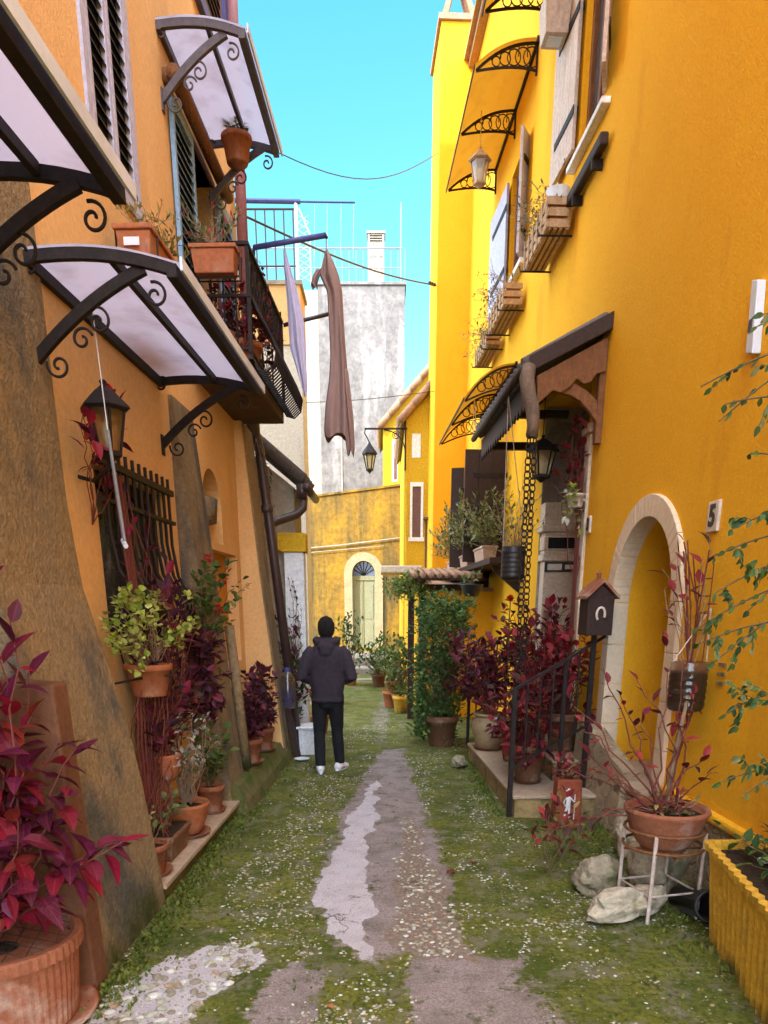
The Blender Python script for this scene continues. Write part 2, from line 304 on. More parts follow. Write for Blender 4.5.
def quadbez(a, b, c, n=10):
    a, b, c = Vector(a), Vector(b), Vector(c); return [a*(1-t)**2 + b*2*t*(1-t) + c*t*t for t in [i/n for i in range(n+1)]]
def spiral(fr, s, o, z, r, a0, turns, sgn=1, n=26, shrink=.2):
    """scroll in the plane across the wall (o, z)"""
    out = []
    for i in range(n+1):
        t = i/n; a = a0 + sgn*turns*2*PI*t; rr = r*(1 - t*(1-shrink)); out.append(fr(s, o + rr*math.cos(a), z + rr*math.sin(a)))
    return out
def wallface(mb, fr, s0, s1, z0, z1, holes, o=0, seg=16):
    """wall sheet with openings; holes: (s0, s1, z0, z1, depth, rise of arch)"""
    ss = sorted({s0, s1, *[h[0] for h in holes], *[h[1] for h in holes]}); zs = sorted({z0, z1, *[h[2] for h in holes], *[h[3] for h in holes]})
    for i in range(len(ss)-1):
        for j in range(len(zs)-1):
            cs, cz = (ss[i]+ss[i+1])/2, (zs[j]+zs[j+1])/2
            if any(h[0] < cs < h[1] and h[2] < cz < h[3] for h in holes): continue
            mb.add([fr(ss[i], o, zs[j]), fr(ss[i+1], o, zs[j]), fr(ss[i+1], o, zs[j+1]), fr(ss[i], o, zs[j+1])], [(0, 1, 2, 3)])
    for a, b, c, d, dep, rise in holes:
        if rise:
            sp = d - rise; mid = (a+b)/2; hw = (b-a)/2
            arc = [(mid - hw*math.cos(PI*k/seg), sp + rise*math.sin(PI*k/seg)) for k in range(seg+1)]
            for k in range(seg):
                (x0, y0), (x1, y1) = arc[k], arc[k+1]
                mb.add([fr(x0, o, y0), fr(x1, o, y1), fr(x1, o, d), fr(x0, o, d)], [(0, 1, 2, 3)])
            out = [(a, c)] + arc + [(b, c)]
        else: out = [(a, c), (a, d), (b, d), (b, c)]
        n = len(out)
        for k in range(n):
            (x0, y0), (x1, y1) = out[k], out[(k+1) % n]
            mb.add([fr(x0, o, y0), fr(x1, o, y1), fr(x1, o-dep, y1), fr(x0, o-dep, y0)], [(0, 1, 2, 3)])

def blob(mb, c, d, seed, amp=.25, n=3, rz=0):
    """rough stone: displaced icosphere"""
    bm = bmesh.new(); bmesh.ops.create_icosphere(bm, subdivisions=n+1, radius=.5)
    m = Matrix.Rotation(rz, 3, 'Z'); off = Vector((seed*3.1, seed*1.7, seed))
    vs = []
    for v in bm.verts:
        q = v.co.copy(); k = 1 + amp*noise.noise(q*2.2 + off)*1.6 + amp*.5*noise.noise(q*5 + off) - amp*.45*abs(noise.noise(q*3.3 + off*2)) + amp*.22*noise.noise(q*13 + off)
        q = Vector((q.x*d[0], q.y*d[1], q.z*d[2]))*k; q.z = max(q.z, -d[2]*.32); vs.append(Vector(c) + m @ q)
    fs = [tuple(v.index for v in f.verts) for f in bm.faces]; bm.free(); mb.add(vs, fs)

# ------------------------------------------------------------------ ground
def inpoly(x, y, P):
    r = False; j = len(P)-1
    for i in range(len(P)):
        xi, yi = P[i]; xj, yj = P[j]
        if (yi > y) != (yj > y) and x < (xj-xi)*(y-yi)/(yj-yi) + xi: r = not r
        j = i
    return r
def pdist(x, y, P):
    d = 9
    for i in range(len(P)):
        ax, ay = P[i]; bx, by = P[(i+1) % len(P)]; ex, ey = bx-ax, by-ay
        t = max(0, min(1, ((x-ax)*ex + (y-ay)*ey)/(ex*ex+ey*ey))); d = min(d, math.hypot(x-ax-t*ex, y-ay-t*ey))
    return d if not inpoly(x, y, P) else -d
PATH = [(-.02, 9.5), (.25, 9.5), (.30, 8), (.38, 6), (.42, 5.31), (.45, 3.54), (.69, 2.87), (.78, 2.2), (.16, 2.2), (.14, 3.51), (-.07, 3.51), (-.3, 3.73), (-.44, 4.15), (-.43, 4.86), (-.38, 6.0), (-.20, 8.0)]
FARP = [(-.10, 16), (.16, 16), (.16, 12.5), (.10, 9.6), (-.15, 9.6), (-.30, 12)]
PALE = [(-.06, 7.9), (-.36, 5.6), (-.44, 4.23), (-.33, 3.79), (-.05, 3.51), (-.10, 4.3), (-.14, 5.2), (-.06, 6.4)]
RUB = [(.17, 6.2), (.10, 4.9), (.06, 4.2), (.05, 3.55), (.2, 3.45), (.47, 3.45), (.44, 4.2), (.30, 5.3), (.26, 6.2)]
COB = [(-.96, 3.63), (-.71, 3.7), (-.61, 3.43), (-.86, 3.08), (-.9, 2.4), (-1.4, 2.4), (-1.3, 3.17)]
GRY = [(-.58, 3.4), (-.28, 3.46), (-.28, 2.2), (-.66, 2.2)]
GR2 = [(.16, 3.51), (.72, 3.54), (.80, 2.2), (.16, 2.2)]
def gz(x, y):
    h = .012*noise.noise(Vector((x*.9, y*.6, 0))) + .006*noise.noise(Vector((x*4, y*4, 2)))
    r = max(0, min(1, (y-15)/6)); h += .5*r*r*(3-2*r)
    return h if -4 < x < 4 and 0 < y < 30 else h*.3
def ground():
    def axis(a, b, st, far):
        o = [a + st*i for i in range(int(round((b-a)/st))+1)]; lo = [a-.3, a-1, a-3, a-10, a-40, a-far]; hi = [b+.3, b+1, b+3, b+10, b+40, b+far]
        return sorted(lo) + o + hi
    xs = axis(-2.0, 2.3, .035, 400); ys = axis(1.6, 9, .035, 0.5)[5:-6] + [9 + .08*i for i in range(1, 180)] + [24, 26, 30, 40, 70, 150, 400]
    ys = [-400, -100, -30, -8, -2, 0, 1] + ys
    vs = []; at = []
    ss = lambda d, w: max(0, min(1, .5 - d/w))
    for y in ys:
        for x in xs:
            vs.append((x, y, gz(x, y))); qx = x + .09*noise.noise(Vector((x*4, y*2.5, 11))) + .05*noise.noise(Vector((x*11, y*9, 12))); qy = y + .16*noise.noise(Vector((x*4, y*2.5, 21))) + .07*noise.noise(Vector((x*11, y*9, 22)))
            if -2 < x < 2.4 and 1.5 < y < 17:
                p = max(ss(pdist(qx, qy, PATH), .22), .5*ss(pdist(qx, qy, FARP), .3)); w = ss(pdist(qx, qy, PALE), .07); g = max(ss(pdist(qx, qy, GRY), .18), ss(pdist(qx, qy, GR2), .18))*.9
                c = ss(pdist(qx, qy, COB), .16); r = ss(pdist(qx, qy, RUB), .14)
            else: p = w = g = c = r = 0
            at.append((max(p, g), max(w, c), r))
    nx = len(xs); fs = [(j*nx+i, j*nx+i+1, (j+1)*nx+i+1, (j+1)*nx+i) for j in range(len(ys)-1) for i in range(nx-1)]
    mb = MB(); mb.v = vs; mb.f = fs; mb.c = at; mb.uv = [(0, 0)]*len(vs)
    m = bpy.data.materials.new('mossy_alley'); m.use_nodes = True
    nt = m.node_tree; n = nt.nodes; l = nt.links; b = n['Principled BSDF']; b.inputs['Roughness'].default_value = .9; b.inputs['Specular IOR Level'].default_value = .2
    tc = n.new('ShaderNodeTexCoord')
    def nz(s, d=6, ro=.6):
        t = n.new('ShaderNodeTexNoise'); t.inputs['Scale'].default_value = s; t.inputs['Detail'].default_value = d; t.inputs['Roughness'].default_value = ro; l.new(tc.outputs['Object'], t.inputs['Vector']); return t.outputs['Fac']
    def mr(x, a, c, lo=0, hi=1):
        t = n.new('ShaderNodeMapRange'); t.inputs[1].default_value = a; t.inputs[2].default_value = c; t.inputs[3].default_value = lo; t.inputs[4].default_value = hi; l.new(x, t.inputs[0]); return t.outputs[0]
    def mix(f, a, c, bt='MIX'):
        t = n.new('ShaderNodeMix'); t.data_type = 'RGBA'; t.blend_type = bt
        for k, v in ((0, f), (6, a), (7, c)):
            if isinstance(v, tuple): t.inputs[k].default_value = (*v, 1)
            elif isinstance(v, (int, float)): t.inputs[k].default_value = v
            else: l.new(v, t.inputs[k])
        return t.outputs[2]
    def math_(op, a, c):
        t = n.new('ShaderNodeMath'); t.operation = op
        for k, v in ((0, a), (1, c)):
            if isinstance(v, (int, float)): t.inputs[k].default_value = v
            else: l.new(v, t.inputs[k])
        return t.outputs[0]
    att = n.new('ShaderNodeAttribute'); att.attribute_name = 'Col'; sp = n.new('ShaderNodeSeparateColor'); l.new(att.outputs['Color'], sp.inputs[0])
    moss = mix(mr(nz(2.2), .4, .62), (.092, .112, .010), (.22, .205, .026))
    moss = mix(mr(nz(30, 4), .35, .7), moss, (.045, .058, .010))
    moss = mix(mr(nz(5.5, 10, .75), .50, .60), moss, (.17, .15, .085))       # bare gravelly earth among the moss
    vg = n.new('ShaderNodeTexVoronoi'); vg.inputs['Scale'].default_value = 42; l.new(tc.outputs['Object'], vg.inputs['Vector'])
    grit = math_('MULTIPLY', mr(vg.outputs['Distance'], .30, .18), mr(nz(3.2, 6, .7), .46, .60)); moss = mix(math_('MULTIPLY', grit, .75), moss, (.30, .28, .20))
    grav = mix(mr(nz(60, 4, .7), .4, .65), (.27, .205, .185), (.40, .31, .285))
    grav = mix(mr(nz(4, 8), .45, .7), grav, (.18, .145, .12))
    rub = mix(mr(nz(40, 4, .7), .4, .65), (.19, .135, .10), (.33, .24, .18))
    pale = mix(mr(nz(6, 8), .45, .65), (.60, .53, .53), (.50, .43, .43))
    pale = mix(mr(nz(120, 2), .5, .7), pale, (.34, .29, .29))
    brk = nz(14, 8, .7)
    f1 = mr(math_('ADD', sp.outputs[0], math_('MULTIPLY', math_('SUBTRACT', brk, .5), 1.7)), .42, .58)
    f2 = mr(math_('ADD', sp.outputs[1], math_('MULTIPLY', math_('SUBTRACT', brk, .5), 1.1)), .46, .54)
    f3 = mr(math_('ADD', sp.outputs[2], math_('MULTIPLY', math_('SUBTRACT', brk, .5), 1.6)), .42, .58)
    vg2 = n.new('ShaderNodeTexVoronoi'); vg2.inputs['Scale'].default_value = 75; l.new(tc.outputs['Object'], vg2.inputs['Vector'])
    grav = mix(math_('MULTIPLY', mr(vg2.outputs['Distance'], .32, .2), .5), grav, (.46, .41, .37)); grav = mix(mr(nz(95, 3, .8), .55, .72), grav, (.09, .075, .06))
    grav = mix(math_('MULTIPLY', mr(nz(7, 9, .75), .54, .62), .8), grav, (.085, .09, .025))
    pale = mix(math_('MULTIPLY', mr(nz(9, 10, .8), .56, .66), .75), pale, (.17, .15, .11))
    c = mix(f1, moss, grav); c = mix(f3, c, rub); c = mix(f2, c, pale)
    vo = n.new('ShaderNodeTexVoronoi'); vo.feature = 'DISTANCE_TO_EDGE'; vo.inputs['Scale'].default_value = 1.1; 
    wn = n.new('ShaderNodeVectorMath'); wn.operation = 'ADD'; nw = n.new('ShaderNodeTexNoise'); nw.inputs['Scale'].default_value = 3; nw.inputs['Detail'].default_value = 6; l.new(tc.outputs['Object'], nw.inputs['Vector']); l.new(nw.outputs['Color'], wn.inputs[0]); l.new(tc.outputs['Object'], wn.inputs[1]); l.new(wn.outputs[0], vo.inputs['Vector'])
    crack = math_('MULTIPLY', mr(vo.outputs['Distance'], .0, .012, 1, 0), mr(nz(1.7, 3), .50, .60))
    c = mix(math_('MULTIPLY', crack, .8), c, (.035, .035, .015))
    l.new(c, b.inputs['Base Color'])
    h = math_('ADD', nz(55, 5, .75), math_('MULTIPLY', nz(160, 3, .7), .6)); h = math_('SUBTRACT', h, math_('MULTIPLY', crack, .8))
    bp = n.new('ShaderNodeBump'); bp.inputs['Strength'].default_value = .7; bp.inputs['Distance'].default_value = .02; l.new(h, bp.inputs['Height']); l.new(bp.outputs[0], b.inputs['Normal'])
    o = mb.build('ground', m, smooth=True); o['kind'] = 'structure'
ground()
def pebbles():
    mb = MB()
    bm = bmesh.new(); bmesh.ops.create_icosphere(bm, subdivisions=1, radius=.5); base = [v.co.copy() for v in bm.verts]; bf = [tuple(v.index for v in f.verts) for f in bm.faces]; bm.free()
    r = random.Random(3); k = 0
    while k < 6400:
        y = 2.6 + (r.random()**1.7)*9; x = r.uniform(-1.4, 1.9)
        cl = noise.noise(Vector((x*1.6, y*1.1, 7))) + .7*noise.noise(Vector((x*4, y*4, 3))) + .4*noise.noise(Vector((x*11, y*11, 3)))
        wx = .10*noise.noise(Vector((x*5, y*4, 31))); rub = inpoly(x + wx, y + wx, RUB); pth = inpoly(x, y, PATH); pal = inpoly(x, y, PALE); cob = inpoly(x, y, COB)
        if pal or (pth and not rub and r.random() < .93) or inpoly(x, y, GR2) and r.random() < .9: continue
        edge = -.85 < x < -.38 and 3.5 < y < 8 and noise.noise(Vector((x*5, y*3, 40))) > -.15
        if not (rub or cob or edge) and cl < .18 and r.random() < .92: continue
        if rub and r.random() < .25: continue
        if x < -1.0 and y > 3.9 and r.random() < .8: continue
        if x > 1.2 and y > 5.5: continue
        d = r.uniform(.008, .026) if not rub else r.uniform(.010, .038)
        if cob and r.random() < .25: d = r.uniform(.03, .08)
        a = r.uniform(0, PI); e = r.uniform(.55, 1); ca, sa = math.cos(a), math.sin(a); j = [1 + r.uniform(-.2, .2) for _ in base]
        t = r.random(); col = (.52, .49, .42) if t < .20 else (.34, .32, .23) if t < .6 else (.24, .20, .14) if t < .9 else (.36, .23, .13)
        g = gz(x, y); mb.add([(x + (q.x*ca - q.y*e*sa)*d*jj, y + (q.x*sa + q.y*e*ca)*d*jj, g + q.z*d*.45*jj + d*.02) for q, jj in zip(base, j)], bf, col); k += 1
    m = leafmat('pebble', tl=0, rough=.85); o = mb.build('pebbles', m); o['kind'] = 'stuff'; o['label'] = 'small pale pebbles set in the moss and gravel of the alley'
    # moss tufts along wall bases and cracks
    mb = MB(); r = random.Random(5)
    for i in range(9000):
        t = r.random()
        if t < .42: y = r.uniform(2.9, 9); x = -1.38 + .03*y*.9*.3 + abs(r.gauss(0, .10)) + (.0 if y > 4.25 else 0)
        elif t < .62: y = r.uniform(3.2, 6.2); x = 2.1 - .04*y - abs(r.gauss(0, .22))
        elif t < .74: y = r.uniform(6.2, 9); x = 1.05 - abs(r.gauss(0, .07))
        else:
            y = r.uniform(2.7, 7); x = r.uniform(-1.3, 1.8)
            if noise.noise(Vector((x*2, y*2, 1))) < .15 or inpoly(x, y, PATH) or inpoly(x, y, COB): continue
        h = r.uniform(.008, .026); a = r.uniform(0, 2*PI); g = gz(x, y)
        k = r.uniform(.75, 1.3); col = (.10*k, .135*k, .020*k) if r.random() < .7 else (.16*k, .17*k, .03*k)
        mb.leaf2((x, y, g-.003), (math.cos(a)*.7, math.sin(a)*.7, .8), (0, 0, 1), h*1.6, h*.9, col)
    o = mb.build('moss_tufts', LEAF); o['kind'] = 'stuff'; o['label'] = 'short green moss tufts along the walls and between stones'
pebbles()

# ------------------------------------------------------------------ left house
def lerp(a, b, t): return a + (b-a)*t
def prof_box(mb, fr, s0, s1, prof, back=-.05):
    """solid whose front follows (o, z) profile"""
    for (o0, z0), (o1, z1) in zip(prof[:-1], prof[1:]):
        mb.add([fr(s0, o0, z0), fr(s1, o0, z0), fr(s1, o1, z1), fr(s0, o1, z1)], [(0, 1, 2, 3)])
        for s in (s0, s1): mb.add([fr(s, o0, z0), fr(s, o1, z1), fr(s, back, z1), fr(s, back, z0)], [(0, 1, 2, 3)])
    o, z = prof[-1]; mb.add([fr(s0, o, z), fr(s1, o, z), fr(s1, back, z), fr(s0, back, z)], [(0, 1, 2, 3)])
    return mb
def louvre(parent, name, fr, s0, s1, z0, z1, o, fm, sm, dark=True, n=None, d=.035):
    f = MB(); w = .045
    f.fbox(fr, s0, s0+w, o, o+d, z0, z1); f.fbox(fr, s1-w, s1, o, o+d, z0, z1)
    f.fbox(fr, s0+w, s1-w, o, o+d, z0, z0+.09); f.fbox(fr, s0+w, s1-w, o, o+d, z1-.09, z1)
    sh = f.build(name, fm, parent, bevel=.004)
    b = MB(); b.fbox(fr, s0+w, s1-w, o+.001, o+.004, z0+.09, z1-.09); b.build('backing', DARK, sh)
    m = MB(); n = n or int((z1-z0)/.075)
    for i in range(n):
        z = z0 + .11 + (z1-z0-.2)*i/n; P = fr
        m.hexa([P(s0+w, o+.006, z+.03), P(s1-w, o+.006, z+.03), P(s1-w, o+d-.004, z), P(s0+w, o+d-.004, z), P(s0+w, o+.006, z+.038), P(s1-w, o+.006, z+.038), P(s1-w, o+d-.004, z+.008), P(s0+w, o+d-.004, z+.008)])
    m.build('slats', sm, sh); return sh

LH = T('house', 'peach rendered house with stained buttresses, lilac shutters and an iron balcony', 'house', LW(4, 0, 0))
mb = MB(); H1 = [(4.72, 6.02, 1.50, 2.56, .16, 0), (7.15, 7.85, 2.35, 2.98, .20, .33), (7.1, 8.4, 1.2, 2.28, .12, 0), (7.5, 8.2, 3.66, 5.45, .25, 0), (5.22, 5.92, 4.3, 6.6, .1, 0), (8.0, 8.95, 6.75, 8.6, .1, 0)]
wallface(mb, LW, -3, 9.25, -.1, 16, H1)  # unseen upper wall made this tall to keep sun off the right wall
mb.fbox(LW, -3, 9.25, -6, -.6, -.1, 15.99); mb.fbox(LW, 9.1, 9.25, -.6, -.001, -.1, 15.98)
mb.build('wall', PEACH, LH)
mb = MB()
for a, b, c, d, dep, r in H1[3:4] + H1[4:]: mb.fbox(LW, a-.02, b+.02, -dep-.02, -dep+.004, c-.02, d+.02)
mb.build('dark_opening', DARK, LH)
mb = MB(); mb.fbox(LW, 7.1, 7.9, -.22, -.195, 2.3, 3.0); mb.fbox(LW, 7.05, 8.45, -.14, -.118, 1.15, 2.3); mb.build('niche', ORANGE, LH)
mb = MB(); mb.lathe(LW(7.5, -.17, 2.62), [(.0, -.16), (.2, -.1), (.22, .1), (0, .2)], 14); mb.build('niche_stone', STAIN, LH, smooth=True)
# buttresses
b = prof_box(MB(), LW, 3.32, 4.25, [(.36, -.1), (.355, .1), (.28, .8), (.225, 1.15), (.15, 1.48), (.06, 1.86), (.025, 2.3), (.018, 3.75)]).build('buttress', STAIN, LH, bevel=.02)
b['label'] = 'wide buttress with dark brown and grey stains'
prof_box(MB(), LW, -3, 3.32, [(.02, -.1), (.018, 3.75)]).build('stained_wall', STAIN, LH)
b = prof_box(MB(), LW, 6.32, 6.88, [(.32, -.1), (.14, 2.1), (.03, 3.3)]).build('buttress', STAIN, LH, bevel=.015)
b['label'] = 'narrow grey buttress between two orange bays'
b = prof_box(MB(), LW, 8.6, 9.08, [(.42, -.1), (.20, 2.1), (.08, 3.62)]).build('buttress', PEACH, LH, bevel=.01); b['label'] = 'orange sided buttress under the balcony'
prof_box(MB(), LW, 8.63, 9.1, [(.44, -.1), (.22, 2.1), (.10, 3.6)], back=.02).build('stained_face', STAIN, b)
prof_box(MB(), LW, 6.33, 9.24, [(.47, -.1), (.43, .10), (.36, .24), (.0, .30)]).build('mossy_plinth', MOSSY, LH, bevel=.02)
mb = MB(); mb.fbox(LW, 4.26, 6.33, -.02, .33, -.1, .09); lg = mb.build('ledge', MOSSY, LH); mb = MB(); mb.fbox(LW, 4.26, 6.33, -.02, .37, .09, .125); mb.build('ledge_slab', TREAD, lg, bevel=.006)
# barred window
gw = MB(); gw.fbox(LW, 4.70, 6.04, -.15, -.13, 1.50, 2.56); gw = gw.build('barred_window', GLASS, LH)
m = MB(); 
for a, c, e, f in ((4.72, 4.80, 1.50, 2.56), (5.94, 6.02, 1.50, 2.56), (5.33, 5.41, 1.50, 2.56), (4.8, 5.94, 2.48, 2.56), (4.8, 5.94, 1.50, 1.58)): m.fbox(LW, a, c, -.128, -.08, e, f)
m.build('window_frame', DWOOD, gw)
m = MB()
for i in range(11):
    s = 4.76 + 1.22*i/10; m.tube([LW(s, .05, 2.66), LW(s, .05, 2.2), LW(s, .08, 1.98), LW(s, .16, 1.82), LW(s, .18, 1.66), LW(s, .05, 1.54)], .012, 6)
m.build('grille', IRON, gw)
for q in ((.035, .068, 2.55, 2.59), (.035, .068, 2.35, 2.375), (.175, .20, 1.70, 1.73)): m = MB(); m.fbox(LW, 4.68, 6.06, *q); m.build('grille_rail', IRON, gw)
# upper windows
w = MB()
for a, c, e, f in ((5.15, 5.22, 4.23, 6.67), (5.92, 5.99, 4.23, 6.67), (5.22, 5.92, 4.23, 4.30), (5.22, 5.92, 6.60, 6.67)): w.fbox(LW, a, c, -.02, .02, e, f)
w = w.build('window', LILAC, LH)
louvre(w, 'shutter', LW, 5.225, 5.565, 4.31, 6.59, -.015, LILAC, NAVY); louvre(w, 'shutter', LW, 5.575, 5.915, 4.31, 6.59, -.015, LILAC, NAVY)
w = MB()
for a, c, e, f in ((7.86, 8.0, 6.65, 8.7), (8.95, 9.09, 6.65, 8.7), (8.0, 8.95, 6.65, 6.75)): w.fbox(LW, a, c, -.02, .05, e, f)
w = w.build('window', BLUEP, LH); sh = louvre(w, 'shutter', LW, 8.0, 8.95, 6.76, 8.6, -.01, SHUTB, SHUTB, n=22); w['label'] = 'top window with a brown louvred shutter in a blue frame'
# balcony door
d = MB()
for a, c, e, f in ((7.44, 7.5, 3.78, 5.5), (8.2, 8.26, 3.78, 5.5), (7.5, 8.2, 5.45, 5.5)): d.fbox(LW, a, c, -.2, .02, e, f)
d = d.build('balcony_door', SHUTB, LH)
louvre(d, 'shutter', LW, 6.85, 7.43, 3.80, 5.45, .012, TURQ, TURQ); louvre(d, 'shutter', LW, 8.27, 8.85, 3.80, 5.45, .012, TURQ, TURQ)
m = MB(); m.tube([LW(6.75, .09, 5.50), LW(8.5, .09, 5.50)], .05, 12); m.fbox(LW, 6.78, 6.84, -.02, .06, 5.46, 5.54); m.fbox(LW, 8.4, 8.46, -.02, .06, 5.46, 5.54); m.build('roller_blind', WOOD, LH, smooth=True)
# balcony
bs = MB(); bs.fbox(LW, 7.08, 8.82, -.05, .50, 3.63, 3.74); bs = bs.build('balcony_slab', SLABM, LH, bevel=.012)
m = MB(); m.fbox(LW, 7.06, 8.84, -.04, .525, 3.742, 3.77); m.build('slab_edging', DWOOD, bs)
rail = MB(); z0, z1 = 3.76, 4.56
rail.fbox(LW, 7.08, 8.83, .485, .525, z1, z1+.025); rail.fbox(LW, 7.08, 7.115, .0, .485, z1, z1+.025); rail.fbox(LW, 8.795, 8.83, .0, .485, z1, z1+.025)
rail.fbox(LW, 7.08, 8.83, .49, .52, 4.20, 4.22); rail.fbox(LW, 7.08, 8.83, .49, .52, 3.80, 3.82)
for s in (7.09, 8.8): rail.fbox(LW, s, s+.03, .49, .52, 3.74, z1)
for s in (7.085, 8.805): rail.fbox(LW, s, s+.025, 0, .49, 3.82, 3.84); rail.fbox(LW, s, s+.025, 0, .49, 4.20, 4.22)
rl = rail.build('railing', IRON, LH)
m = MB()
for i in range(24):
    s = 7.16 + 1.6*i/23
    m.tube([LW(s, .505, z1), LW(s, .505, 4.26), LW(s, .55, 4.14), LW(s, .65, 3.98), LW(s, .71, 3.84), LW(s, .69, 3.73), LW(s, .62, 3.67), LW(s, .54, 3.69), LW(s, .505, 3.78)], .008, 5)
for o in (.1, .2, .3, .4):
    for s in (7.097, 8.817): m.tube([LW(s, o, z1), LW(s, o, 3.78)], .008, 5)
m.build('balusters', IRON, rl)
# panels of thin wire scrollwork inside the railing
m = MB()
for i in range(8):
    s = 7.25 + .20*i
    for sg in (-1, 1):
        m.tube([LW(s + sg*.10*math.cos(a*.5)*(1 - a/16), .508, 4.39 + .13*math.sin(a*.5)*(1 - a/16)) for a in range(0, 15)], .005, 4)
m.build('scrollwork', IRON, rl)
# pipes
m = MB(); m.tube([LW(9.12, .09, 10), LW(9.12, .09, 3.9)], .055, 12); m.fbox(LW, 9.08, 9.16, 0, .03, 5.0, 5.04); m.build('drainpipe', PINKPIPE, LH, smooth=True)
m = MB(); m.tube([LW(9.16, .03, 3.95), LW(9.16, .12, 3.62), LW(9.16, .16, 3.45), LW(9.14, .24, 2.7), LW(9.14, .50, .02)], .055, 12); m.lathe(LW(9.16, .1, 3.72), [(.06, -.16), (.075, -.14), (.075, .14), (.06, .16)], 12)
m.lathe(LW(9.14, .22, 2.83), [(.06, -.04), (.07, -.03), (.07, .03), (.06, .04)], 12)
m = m.build('drainpipe', DPIPE, LH, smooth=True); m['label'] = 'dark brown downpipe slanting down the buttress'
mb = MB(); mb.fbox(LW, -3.2, 9.5, -6, .5, 16, 16.2); mb.build('roof', TILE, LH)

# brown panel beside the near buttress
t = T('utility_panel', 'plain rust brown panel standing behind the large red leaved plant', 'panel', LW(3.2, .2, 0))
m = MB(); m.hexa([LW(3.17, -.02, 0), LW(3.315, -.02, 0), LW(3.315, .37, 0), LW(3.17, .37, 0), LW(3.17, -.02, 1.46), LW(3.315, -.02, 1.46), LW(3.315, .34, 1.44), LW(3.17, .34, 1.44)]); m.build('body', PANEL, t, bevel=.012)

def iron_scroll(mb, fr, s, o, z, r, a0, turns, sg, th=.007):
    mb.tube(spiral(fr, s, o, z, r, a0, turns, sg), th, 6)
def left_awning(label, s0, s1, z, out, brk, mat, mid=True, rib=()):
    t = T('awning', label, 'awning', LW((s0+s1)/2, 0, z))
    def pr(o):
        u = o/out; return z + .035*math.sin(PI*min(u, 1)*.7) - .085*u*u
    N = 10; pts = [(out*1.06*i/N, pr(out*1.06*i/N)) for i in range(N+1)]
    m = MB()
    for (a, za), (c, zc) in zip(pts[:-1], pts[1:]):
        m.add([LW(s0-.03, a, za+.03), LW(s1+.03, a, za+.03), LW(s1+.03, c, zc+.03), LW(s0-.03, c, zc+.03)], [(0, 1, 2, 3)])
    m.build('panel', POLY, t, smooth=True)
    m = MB(); k = [LW(s0, o, pr(o)) for o, _ in pts[:-1]]
    for s in [s0, s1, *rib]: m.bar([LW(s, out*i/N, pr(out*i/N)) for i in range(N+1)], .035, .05, LW.D)
    m.fbox(LW, s0-.02, s1+.02, .0, .035, pr(0)-.03, pr(0)+.026)
    m.fbox(LW, s0-.02, s1+.02, out-.03, out+.02, pr(out)-.035, pr(out)+.022)
    if mid: m.fbox(LW, s0+.018, s1-.018, out*.56, out*.56+.03, pr(out*.56)-.02, pr(out*.56)+.026)
    m.build('frame', mat, t, bevel=.003)
    m = MB(); m.fbox(LW, s0-.04, s1+.04, out*1.06, out*1.06+.012, pr(out)-.015, pr(out)+.040); m.build('edge_trim', TRIM, t)
    for s, sc in brk:
        b = MB(); A = (0.0, z-.42); C = (out*.80, pr(out*.80)-.02)
        path = quadbez(LW(s, A[0], A[1]), LW(s, out*.38, z-.16), LW(s, C[0], C[1]), 14)
        b.bar(path, .035, .05, LW.D); b.fbox(LW, s-.03, s+.03, 0, .012, A[1]-.07, A[1]+.07)
        b = b.build('bracket', mat, t, bevel=.003)
        for a_ in ((out*.46, z-.255, .062, PI*.55, 1.25, -1), (out*.34, z-.33, .055, PI*.1, 1.2, 1), (out*.16, z-.44, .06, PI*.9, 1.3, 1), (out*.86, z-.15, .058, PI*.6, 1.3, -1), (.03, z-.02, .055, PI*.2, 1.2, 1)):
            q = MB(); iron_scroll(q, LW, s, *a_); q.build('scroll', mat, b, smooth=True)
    return t
left_awning('pale glazed awning with black scroll brackets above the barred window', 4.11, 6.11, 3.33, .72, [(4.13, 1), (6.09, 1)], IRON, rib=())
left_awning('nearest pale glazed awning cut off by the left edge of the picture', 1.5, 3.42, 3.33, .72, [(1.52, 1), (3.40, 1)], IRON)
left_awning('highest glazed awning of the peach house, over the balcony door', 6.72, 8.15, 5.74, .62, [(6.74, 1), (8.13, 1)], IRONG)

def lantern(name, label, top, h, w, hang=None, wallarm=None, glass=LGLASS, metal=IRON, group=None):
    t = T(name, label, 'lantern', top)
    x, y, z = top
    m = MB(); n = 4; k = h
    m.lathe((x, y, z), [(.012, 0), (.02, -.02*k), (.012, -.06*k), (.03, -.10*k)], 8)
    m.lathe((x, y, z), [(w*.16, -.10*k), (w*.30, -.15*k), (w*.62, -.30*k), (w*.66, -.33*k), (w*.56, -.36*k)], 6)
    for j in range(6):
        a = PI/3*j; m.tube([(x + w*.5*math.cos(a), y + w*.5*math.sin(a), z-.35*k), (x + w*.30*math.cos(a), y + w*.30*math.sin(a), z-.86*k)], .008, 4)
    m.lathe((x, y, z), [(w*.30, -.84*k), (w*.34, -.86*k), (w*.34, -.90*k), (w*.16, -.94*k), (.012, -1.0*k)], 6)
    m.build('cage', metal, t)
    m = MB(); m.lathe((x, y, z), [(w*.47, -.36*k), (w*.28, -.85*k)], 6); m.build('glass', glass, t)
    m = MB(); m.lathe((x, y, z), [(.0, -.45*k), (.022, -.50*k), (.03, -.60*k), (.018, -.75*k), (.018, -.84*k)], 10); m.build('bulb', WPLAST, t, smooth=True)
    if wallarm: m = MB(); m.tube([Vector(p) for p in wallarm], .012, 6); m.build('arm', metal, t)
    if hang: m = MB(); m.tube([Vector(top), Vector(hang)], .005, 5); m.build('cord', metal, t)
    return t
